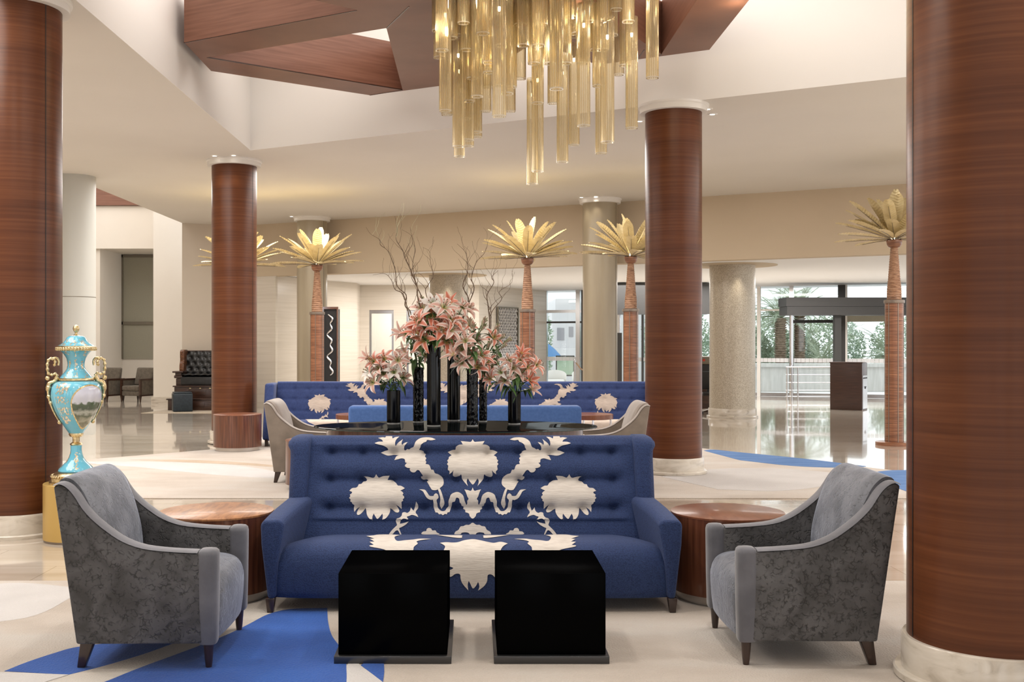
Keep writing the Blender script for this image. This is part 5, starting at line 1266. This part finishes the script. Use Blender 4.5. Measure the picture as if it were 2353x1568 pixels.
for s in (-1, 1):
    b = MB(); sc = curve([(-.02,.80),(-.06,.92),(-.05,1.05),(.0,1.15),(-.01,1.27),(.0,1.36),(.06,1.40)], 4)
    b.prism([(y+.02, z) for y, z in sc]+[(.30,1.40),(.30,.78)], s*.45-.05, s*.45+.05, 'x'); wgp = b.build('scroll_side', M['wood_inlay'], t, bevel=.01)
    b = MB(); b.box(s*.50-.09,s*.50+.09,-.15,.30,.735,.80); b.box(s*.50-.12,s*.50+.12,-.19,.30,.86,.90); b.box(s*.50-.07,s*.50+.07,-.13,.30,.80,.86); b.build('arm_rest', M['wood_dark'], t, bevel=.01)
t = thing('cube_stool', 'navy leatherette cube stool on the mat before the shoeshine stand', 'stool', (-6.78,25.22,.008), .35)
b = MB(); b.box(-.22,.22,-.22,.22,0,.42); b.build('body', M['navy'], t, bevel=.025, seg=4)
b = MB(); b.box(-.205,.205,-.205,.205,.418,.45); b.build('cushion_top', M['navy'], t, bevel=.012)
b = MB(); b.prism([(-7.55,24.6),(-5.3,24.6),(-5.3,26.35),(-7.2,26.35)], .0005, .007, 'z')
tag(b.build('floor_mat', M['mat_tan']), 'tan woven mat under the shoeshine stand', 'mat')
# display cabinet
t = thing('display_cabinet', 'tall chrome-edged black display cabinet beside the left gold palm', 'cabinet', (-3.10,23.6,0))
b = MB(); b.box(-.17,.17,-.17,.17,0,.12); b.build('base', M['chrome'], t)
for sx_ in (-1, 1):
    for sy_ in (-1, 1):
        b = MB(); b.box(sx_*.155-.015,sx_*.155+.015,sy_*.155-.015,sy_*.155+.015,.12,2.33); b.build('chrome_post', M['chrome'], t)
b = MB(); b.box(-.175,.175,-.175,.175,2.33,2.38); b.build('top_cap', M['chrome'], t)
b = MB(); b.box(-.138,.138,-.12,.138,.121,2.329); b.build('black_core', M['matt_black'], t)
b = MB(); pts_ = [(.07*math.sin(k*.55)*math.cos(k*.2), -.14, .9+.028*k) for k in range(48)]; b.tube(pts_, [.012+.014*abs(math.sin(k*.4)) for k in range(48)], 8); b.build('chrome_ornament', M['chrome'], t)
# metal lattice panel on the marble wall
pA, pB = Vector((.68,32.33)), Vector((1.33,33.37)); d_ = pB-pA; aL = math.atan2(d_.y, d_.x); LL = d_.length
t = thing('lattice_panel', 'silver metal lattice panel fixed on the pale marble wall', 'wall panel', (pA.x+.03,pA.y-.05,.7), aL)
b = MB(); b.box(0,.04,-.04,.01,0,1.98); b.box(LL-.04,LL,-.04,.01,0,1.98); b.box(.04,LL-.04,-.04,.01,0,.04); b.box(.04,LL-.04,-.04,.01,1.94,1.98); b.build('frame', M['blind_frame'], t)
b = MB(); b.box(.04,LL-.04,.0,.008,.04,1.94); b.build('backing', M['dark_grey'], t)
b = MB()
for s in (-1, 1):
    k = -2.0
    while k < LL:
        q = []
        for i in range(21):
            z = .04+1.9*i/20; x = k+s*(z)*.55 if s > 0 else k+1.05-z*.55+.0
            if .045 < x < LL-.045: q.append((x,-.008,z))
        if len(q) > 1: b.tube(q, .010, 4)
        k += .095
b.build('lattice', M['steel'], t)
# podium, railing, portals
t = thing('podium', 'dark wood reception podium standing by the glass entrance', 'podium', (9.05,26.1,0), -.56)
b = MB(); b.box(-.37,.37,-.33,.22,0,1.12); b.box(-.385,.385,-.345,.05,1.12,1.14); b.build('body', M['wood_podium'], t, bevel=.004)
b = MB(); b.box(.371,.378,-.28,.20,.03,.82); pn = b.build('metal_door', M['steel'], t)
b = MB()
for y in (-.18,-.04,.1): b.tube([(.378,y,.76),(.395,y,.76)], .014, 8)
b.build('lock', M['matt_black'], pn)
b = MB(); b.tube([(.379,-.05,.50),(.392,-.08,.56),(.392,.0,.56),(.379,-.02,.50)], .006, 6); b.build('handle', M['matt_black'], pn)
t = thing('railing', 'low stainless steel railing beside the wooden podium', 'railing', (8.62,29.9,0))
for x in (.03,.16,.33,1.45):
    b = MB(); b.tube([(x,0,0),(x,0,.93)], .022, 10); b.build('post', M['steel'], t)
for z in (.93,.72,.50,.29,.12):
    b = MB(); b.tube([(.0,0,z),(1.5,0,z)], .020 if z > .9 else .012, 8); b.build('rail', M['steel'], t)
t = thing('entrance_canopy', 'dark grey revolving-door header over the right entrance', 'door header', (8.72,30.1,2.37))
b = MB(); b.box(0,4.2,.02,.8,.0,.24); b.build('lower_fascia', M['dark_grey'], t)
b = MB(); b.box(-.03,4.25,.0,.8,.245,.49); b.build('upper_fascia', M['dark_grey'], t)
b = MB(); b.box(1.42,1.60,.3,.48,-2.37,-.001); b.build('post', M['dark_grey'], t)
b = MB(); b.tube([(.18,.25,-2.37),(.18,.25,-.001)], .05, 14); b.build('post', M['chrome'], t)
t = thing('entrance_canopy', 'dark grey door header partly hidden behind the centre wood column', 'door header', (3.98,30.1,2.40))
b = MB(); b.box(0,2.6,.0,.8,.0,.86); b.build('fascia', M['dark_grey'], t)
for x in (.12,.30,2.4):
    b = MB(); b.tube([(x,.3,-2.40),(x,.3,-.001)], .035, 12); b.build('post', M['steel'], t)
t = thing('dark_pylon', 'narrow dark panel standing beside the right champagne column', 'pylon', (3.80,28.2,0))
b = MB(); b.box(-.09,.06,-.04,.04,0,1.86); b.build('panel', M['dark_grey'], t, bevel=.006); b = MB(); b.box(-.12,.10,-.10,.10,0,.02); b.build('foot', M['steel'], t)
t = thing('x_ray_scanner', 'dark baggage scanner tucked behind the mosaic column', 'scanner', (5.55,25.5,0))
b = MB(); b.box(-.5,.5,-.4,.4,.65,1.10); b.build('tunnel', M['matt_black'], t, bevel=.02); b = MB(); b.box(-.52,.52,-.42,.42,1.10,1.28); tp_ = b.build('hood', M['blind_frame'], t, bevel=.02)
b = MB(); b.box(-.5,.3,-.4,.4,0,.65); b.build('base_cabinet', M['wood_dark'], t)
b = MB(); b.tube([(-.22,-.42,1.2),(-.22,-.44,1.2)], .03, 12); b.build('stop_button', flat('red_button', (.5,.04,.02), .4), tp_)
t = thing('office_chair', 'black office chair with chrome casters beside the mosaic column', 'chair', (5.32,24.35,0))
b = MB()
for k in range(5):
    a = k*2*PI/5; b.tube([(0,0,.12),(.27*math.cos(a),.27*math.sin(a),.08)], .018, 8)
b.build('star_base', M['chrome'], t)
for k in range(5):
    a = k*2*PI/5; b = MB(); b.ball((.27*math.cos(a),.27*math.sin(a),.036), .036, 10); b.build('caster', M['matt_black'], t)
b = MB(); b.tube([(0,0,.13),(0,0,.42)], .025, 10); b.build('post', M['chrome'], t)
b = MB(); b.box(-.22,.22,-.22,.22,.42,.49); b.build('seat', M['matt_black'], t, bevel=.03); b = MB(); b.box(-.20,.20,.20,.25,.55,.95); b.box(-.03,.03,.22,.25,.45,.56); b.build('backrest', M['matt_black'], t, bevel=.02)
t = thing('rope_stanchion', 'chrome queue post with tan rope in front of the narrow glass front', 'stanchion', (3.12,33.4,0))
b = MB(); b.lathe([(.16,0),(.15,.025),(.03,.04)], 24); b.build('base', M['chrome'], t)
b = MB(); b.lathe([(.028,.04),(.028,1.0),(.045,1.01),(.045,1.04),(.02,1.05)], 14); b.ball((0,0,1.075), .035, 10); b.build('post', M['chrome'], t)
b = MB(); b.tube([(.04,0,.98),(.18,-.05,.80),(.40,-.12,.66),(.65,-.18,.62)], .02, 8); b.build('rope', M['rope'], t)

# ================================================================== OUTSIDE
b = MB(); b.prism([(-30,30.2),(60,29.0),(60,120),(-30,120)], -.3, -.21, 'z'); S('ground', b, M['paving'], 'pale paved forecourt outside the glass front', 'ground')
b = MB(); b.box(9,40,40,41.2,-.2,.70); b.box(8.9,40,39.9,41.3,.70,.82); tag(b.build('planter_wall', M['concrete']), 'long low concrete planter wall outside the right glass front', 'planter wall')
def date_palm(label, loc, h, seed, n=44, L_=2.1):
    rn = random.Random(seed); t = thing('date_palm', label, 'palm tree', loc)
    b = MB(); pr = []; z = 0
    while z < h: pr += [(.16+.02*rn.random(), z), (.235+.03*rn.random(), z+.07)]; z += .09
    b.lathe(pr, 18); b.build('trunk', M['bark'], t, ang=20)
    b = MB()
    for k in range(n):
        a = rn.uniform(0, 2*PI); el = rn.uniform(-.45,1.35); ln = L_*rn.uniform(.75,1.1); pts_ = []
        p = Vector((0,0,h)); e = el
        for j in range(9):
            pts_.append(p.copy()); p = p+Vector((math.cos(a)*math.cos(e), math.sin(a)*math.cos(e), math.sin(e)))*ln/8; e -= .13
        b.tube(pts_, [.022-.002*j for j in range(9)], 4)
        side = Vector((-math.sin(a), math.cos(a), 0))
        for j in range(1, 34):
            f = j/34*8; i = int(f); q = pts_[i].lerp(pts_[i+1] if i < 8 else pts_[8], f-i); d = (pts_[min(8,i+1)]-pts_[max(0,i)]).normalized() if i < 8 else Vector((0,0,-1))
            ll = .42*math.sin(PI*min(1, .15+j/38))*L_/2.1
            for s in (-1, 1):
                tip = q+(side*s*.8+d*.75+Vector((0,0,rn.uniform(-.15,.2)))).normalized()*ll; w = d*.014
                b.add([q-w, q+w, tip], [(0,1,2)])
    b.build('crown', M['pfrond'], t, ang=20); return t
date_palm('date palm with slimmer trunk left of the chrome mullion outside', (12.15,42.9,-.2), 2.75, 3)
date_palm('date palm with thick dark trunk right of the chrome mullion outside', (13.0,43.2,-.2), 3.1, 4)
date_palm('young date palm behind the planter wall near the dark door post', (14.6,45.5,-.2), 1.0, 6, 36, 2.3)
date_palm('young date palm at the far right behind the planter wall', (17.2,45.0,-.2), 1.2, 7, 36, 2.2)
def shrub(label, loc, rx, ry, rz, seed, n=1500):
    rn = random.Random(seed); b = MB()
    for k in range(n):
        v = Vector((rn.gauss(0,1), rn.gauss(0,1), rn.gauss(0,1))).normalized()*rn.uniform(.55,1)**.6
        c = Vector((v.x*rx, v.y*ry, rz+v.z*rz)); d = Vector((rn.uniform(-1,1), rn.uniform(-1,1), rn.uniform(-.3,1))).normalized()*rn.uniform(.12,.24)
        w = d.cross(Vector((rn.uniform(-1,1), rn.uniform(-1,1), rn.uniform(-1,1)))).normalized()*.035
        b.add([c-d*.5, c+w, c+d*.5, c-w], [(0,1,2,3)])
    b.tube([(0,0,0),(0,0,rz*1.4)], .05, 6)
    o = b.build('shrub', M['shrub'], None, loc, ang=20); return tag(o, label, 'shrub', kind='thing')
for i, (x, y, rx, rz, lb) in enumerate(((11.2,44.2,1.0,1.25,'dense green shrub outside at the left end of the planter wall'),(15.6,47.5,1.6,1.5,'wide green shrub outside behind the young date palm'),(13.9,47.0,1.1,1.2,'green shrub outside between the two young palms and trunks'),(19.0,47,1.8,1.6,'large pale green shrub outside at the far right'),(12.6,50,2.2,1.6,'broad shrub outside behind the two palm trunks'),(2.95,44.5,.32,1.55,'slim dark green shrub outside beside the white building'),(8.2,44,1.4,1.9,'grey-green tree shrub outside beyond the centre wood column'))):
    shrub(lb, (x,y,-.2), rx, rx*.8, rz, 20+i, 3600 if rx > .8 else 700)
t = thing('white_building', 'pale stepped building outside behind the narrow glass front', 'building', (3.4,48,-.2))
b = MB(); b.box(.08,6,0,4,0,3.2); b.box(-.3,6,-1.2,0,0,1.55); b.box(.25,1.8,.3,5,3.2,3.75); b.build('walls', M['haze_wall'], t)
for x0, x1, z0_, z1_ in ((.30,.62,1.9,2.45),(.82,1.02,2.05,2.5)):
    b = MB(); b.box(x0,x1,-.02,.0,z0_,z1_); b.build('window', M['haze_win'], t)
t = thing('green_board', 'framed green plant board standing outside the narrow glass front', 'board', (3.55,42,-.2))
b = MB(); b.box(-.32,.32,-.02,.02,.55,1.25); b.build('panel', M['shrub'], t)
b = MB()
for x in (-.34,.34): b.box(x-.02,x+.02,-.03,.03,0,1.28)
b.box(-.36,.36,-.03,.03,1.25,1.30); b.box(-.36,.36,-.03,.03,.5,.55); b.build('frame', M['dark_grey'], t)
def tub(label, loc):
    t = thing('tub_chair', label, 'chair', loc)
    b = MB(); b.grid(lambda u, v: ((.36+.04*v)*math.cos(PI*(u*1.2-.1)), (.36+.04*v)*math.sin(PI*(u*1.2-.1)), .0+.78*v*(.72+.28*math.sin(PI*u))), 24, 6); b.build('shell', M['white'], t)
    b = MB(); b.lathe([(.33,.0),(.33,.40),(.30,.43)], 24); b.build('seat', M['white'], t)
tub('white tub chair outside at the left of the narrow glass front', (3.05,40.2,-.2)); tub('white tub chair outside beside the rope stanchion post', (4.05,40.2,-.2))
t = thing('parasol', 'small blue parasol outside beside the white building', 'parasol', (2.95,43,-.2))
b = MB(); b.lathe([(.55,1.25),(.28,1.55),(.03,1.75)], 10, caps=False); b.build('canopy', M['blue_thing'], t); b = MB(); b.tube([(0,0,0),(0,0,1.76)], .025, 8); b.build('pole', M['steel'], t)

# ================================================================== LIGHT
def area(name, loc, sx, sy, power, col=(1,.96,.92), rot=(0,0,0), spread=180):
    l = bpy.data.lights.new(name, 'AREA'); l.shape = 'RECTANGLE'; l.size = sx; l.size_y = sy; l.energy = power; l.color = col; l.spread = math.radians(spread)
    o = bpy.data.objects.new(name, l); COL.objects.link(o); o.location = loc; o.rotation_euler = rot; o['kind'] = 'helper'; return o
def disc(name, loc, r, power, col=(1,.95,.88)):
    l = bpy.data.lights.new(name, 'AREA'); l.shape = 'DISK'; l.size = 2*r; l.energy = power; l.color = col
    o = bpy.data.objects.new(name, l); COL.objects.link(o); o.location = loc; o['kind'] = 'helper'; return o
def spot(name, loc, power, ang_=70, col=(1,.88,.70), r=.05, blend=.6):
    l = bpy.data.lights.new(name, 'SPOT'); l.energy = power; l.spot_size = math.radians(ang_); l.spot_blend = blend; l.color = col; l.shadow_soft_size = r
    o = bpy.data.objects.new(name, l); COL.objects.link(o); o.location = loc; o['kind'] = 'helper'; return o
area('coffer_light', (.3,10.4,7.12), 7.0, 8.4, L_COF, (1,.955,.915))
area('front_fill', (1.2,.6,5.3), 8.0, 5.0, L_FRONT, (1,.95,.90))  # fill lamp added for soft light on the front seating
area('bay_fill', (-10.5,26,6.5), 5.5, 8, L_BAY, (1,.96,.92))  # added fill to brighten the left bay, no fitting there
area('vestibule_fill', (7,28.2,3.2), 9, 2.2, L_VES, (1,.97,.94), rot=(0,0,-.42))  # fill added to brighten the daylit vestibule
area('recess_fill', (-1.2,29.3,3.2), 2.6, 1.6, L_VES*.35, (1,.96,.92))  # extra fill lamp lifting the marble wall behind the flowers
area('corridor_fill', (-1.7,33.3,3.2), 2.4, 1.4, L_VES*.25, (1,.97,.95))  # lamp added to whiten the view through the glazed doorways
for X, Y in ((-2.7,4.8),(2.9,4.3),(-.9,5.5),(1.1,5.5),(-4.6,6.5),(7.0,7.4)): disc('downlight_and_fill_beam', (X,Y,CEIL-.04), .11, L_SP)  # unseen lamps added above the seating for top light and column highlights
area('hall_fill', (-2,19.0,4.45), 10, 3.0, L_HALL, (1,.96,.92), rot=(0,0,-.48))  # broad fill added under the ceiling to lift the back of the hall
area('side_fill', (-5.3,11,4.45), 2.8, 9, L_HALL*.8, (1,.96,.92))  # added fill along the left ceiling strip
area('side_fill', (9.5,11,4.45), 5, 9, L_HALL, (1,.96,.92))  # matching fill added on the right
for X, Y in DL[:-1]: spot('downlight_and_fill_beam', (X,Y,CEIL-.03), 9, 75)
for X, Y in ((5.60,22.8),(-.62,26.25)): spot('recess_beam', (X,Y,LOW-.05), 30, 60)
for o in [o for o in COL.objects if o.name.startswith('gold_palm')]:
    l = bpy.data.lights.new('palm_lamp', 'POINT'); l.energy = 2; l.color = (1,.88,.66); l.shadow_soft_size = .04
    q = bpy.data.objects.new('palm_lamp', l); COL.objects.link(q); q.location = o.location+Vector((0,0,3.3)); q['kind'] = 'helper'
for k in range(12):
    l = bpy.data.lights.new('chandelier_lamp', 'POINT'); l.energy = L_CH; l.color = (1,.85,.60); l.shadow_soft_size = .05
    q = bpy.data.objects.new('chandelier_lamp', l); COL.objects.link(q); q.location = (-.35+.27*k, 10.1+.5*(k % 3)-.3*(k % 2), 4.55+.3*(k % 2)); q['kind'] = 'helper'
w = bpy.data.worlds.new('overcast_sky'); SC.world = w; w.use_nodes = True
bg = w.node_tree.nodes['Background']; bg.inputs[0].default_value = (.93,.96,1.0,1); bg.inputs[1].default_value = SKY
# ================================================================== CAMERA
cd = bpy.data.cameras.new('camera'); cam = bpy.data.objects.new('camera', cd); COL.objects.link(cam)
cam.location = (0,0,EYE+LIFT); cam.rotation_euler = (PI/2,0,0); cd.sensor_width = 36; cd.lens = 36*F/2353
cd.shift_x = (1176.5-CX)/2353; cd.shift_y = (CY-784)/2353; cd.clip_start = .1; cd.clip_end = 500
SC.camera = cam
vs = SC.view_settings; vs.view_transform = 'Standard'; vs.look = 'None'; vs.exposure = EXPO; vs.gamma = 1; vs.use_curve_mapping = False
SC.cycles.transparent_max_bounces = 32; SC.cycles.max_bounces = 8; SC.cycles.diffuse_bounces = 4; SC.cycles.glossy_bounces = 4; SC.cycles.transmission_bounces = 6
SC.cycles.caustics_reflective = False; SC.cycles.caustics_refractive = False; SC.cycles.sample_clamp_indirect = 6; SC.cycles.use_denoising = True; SC.cycles.adaptive_threshold = .06
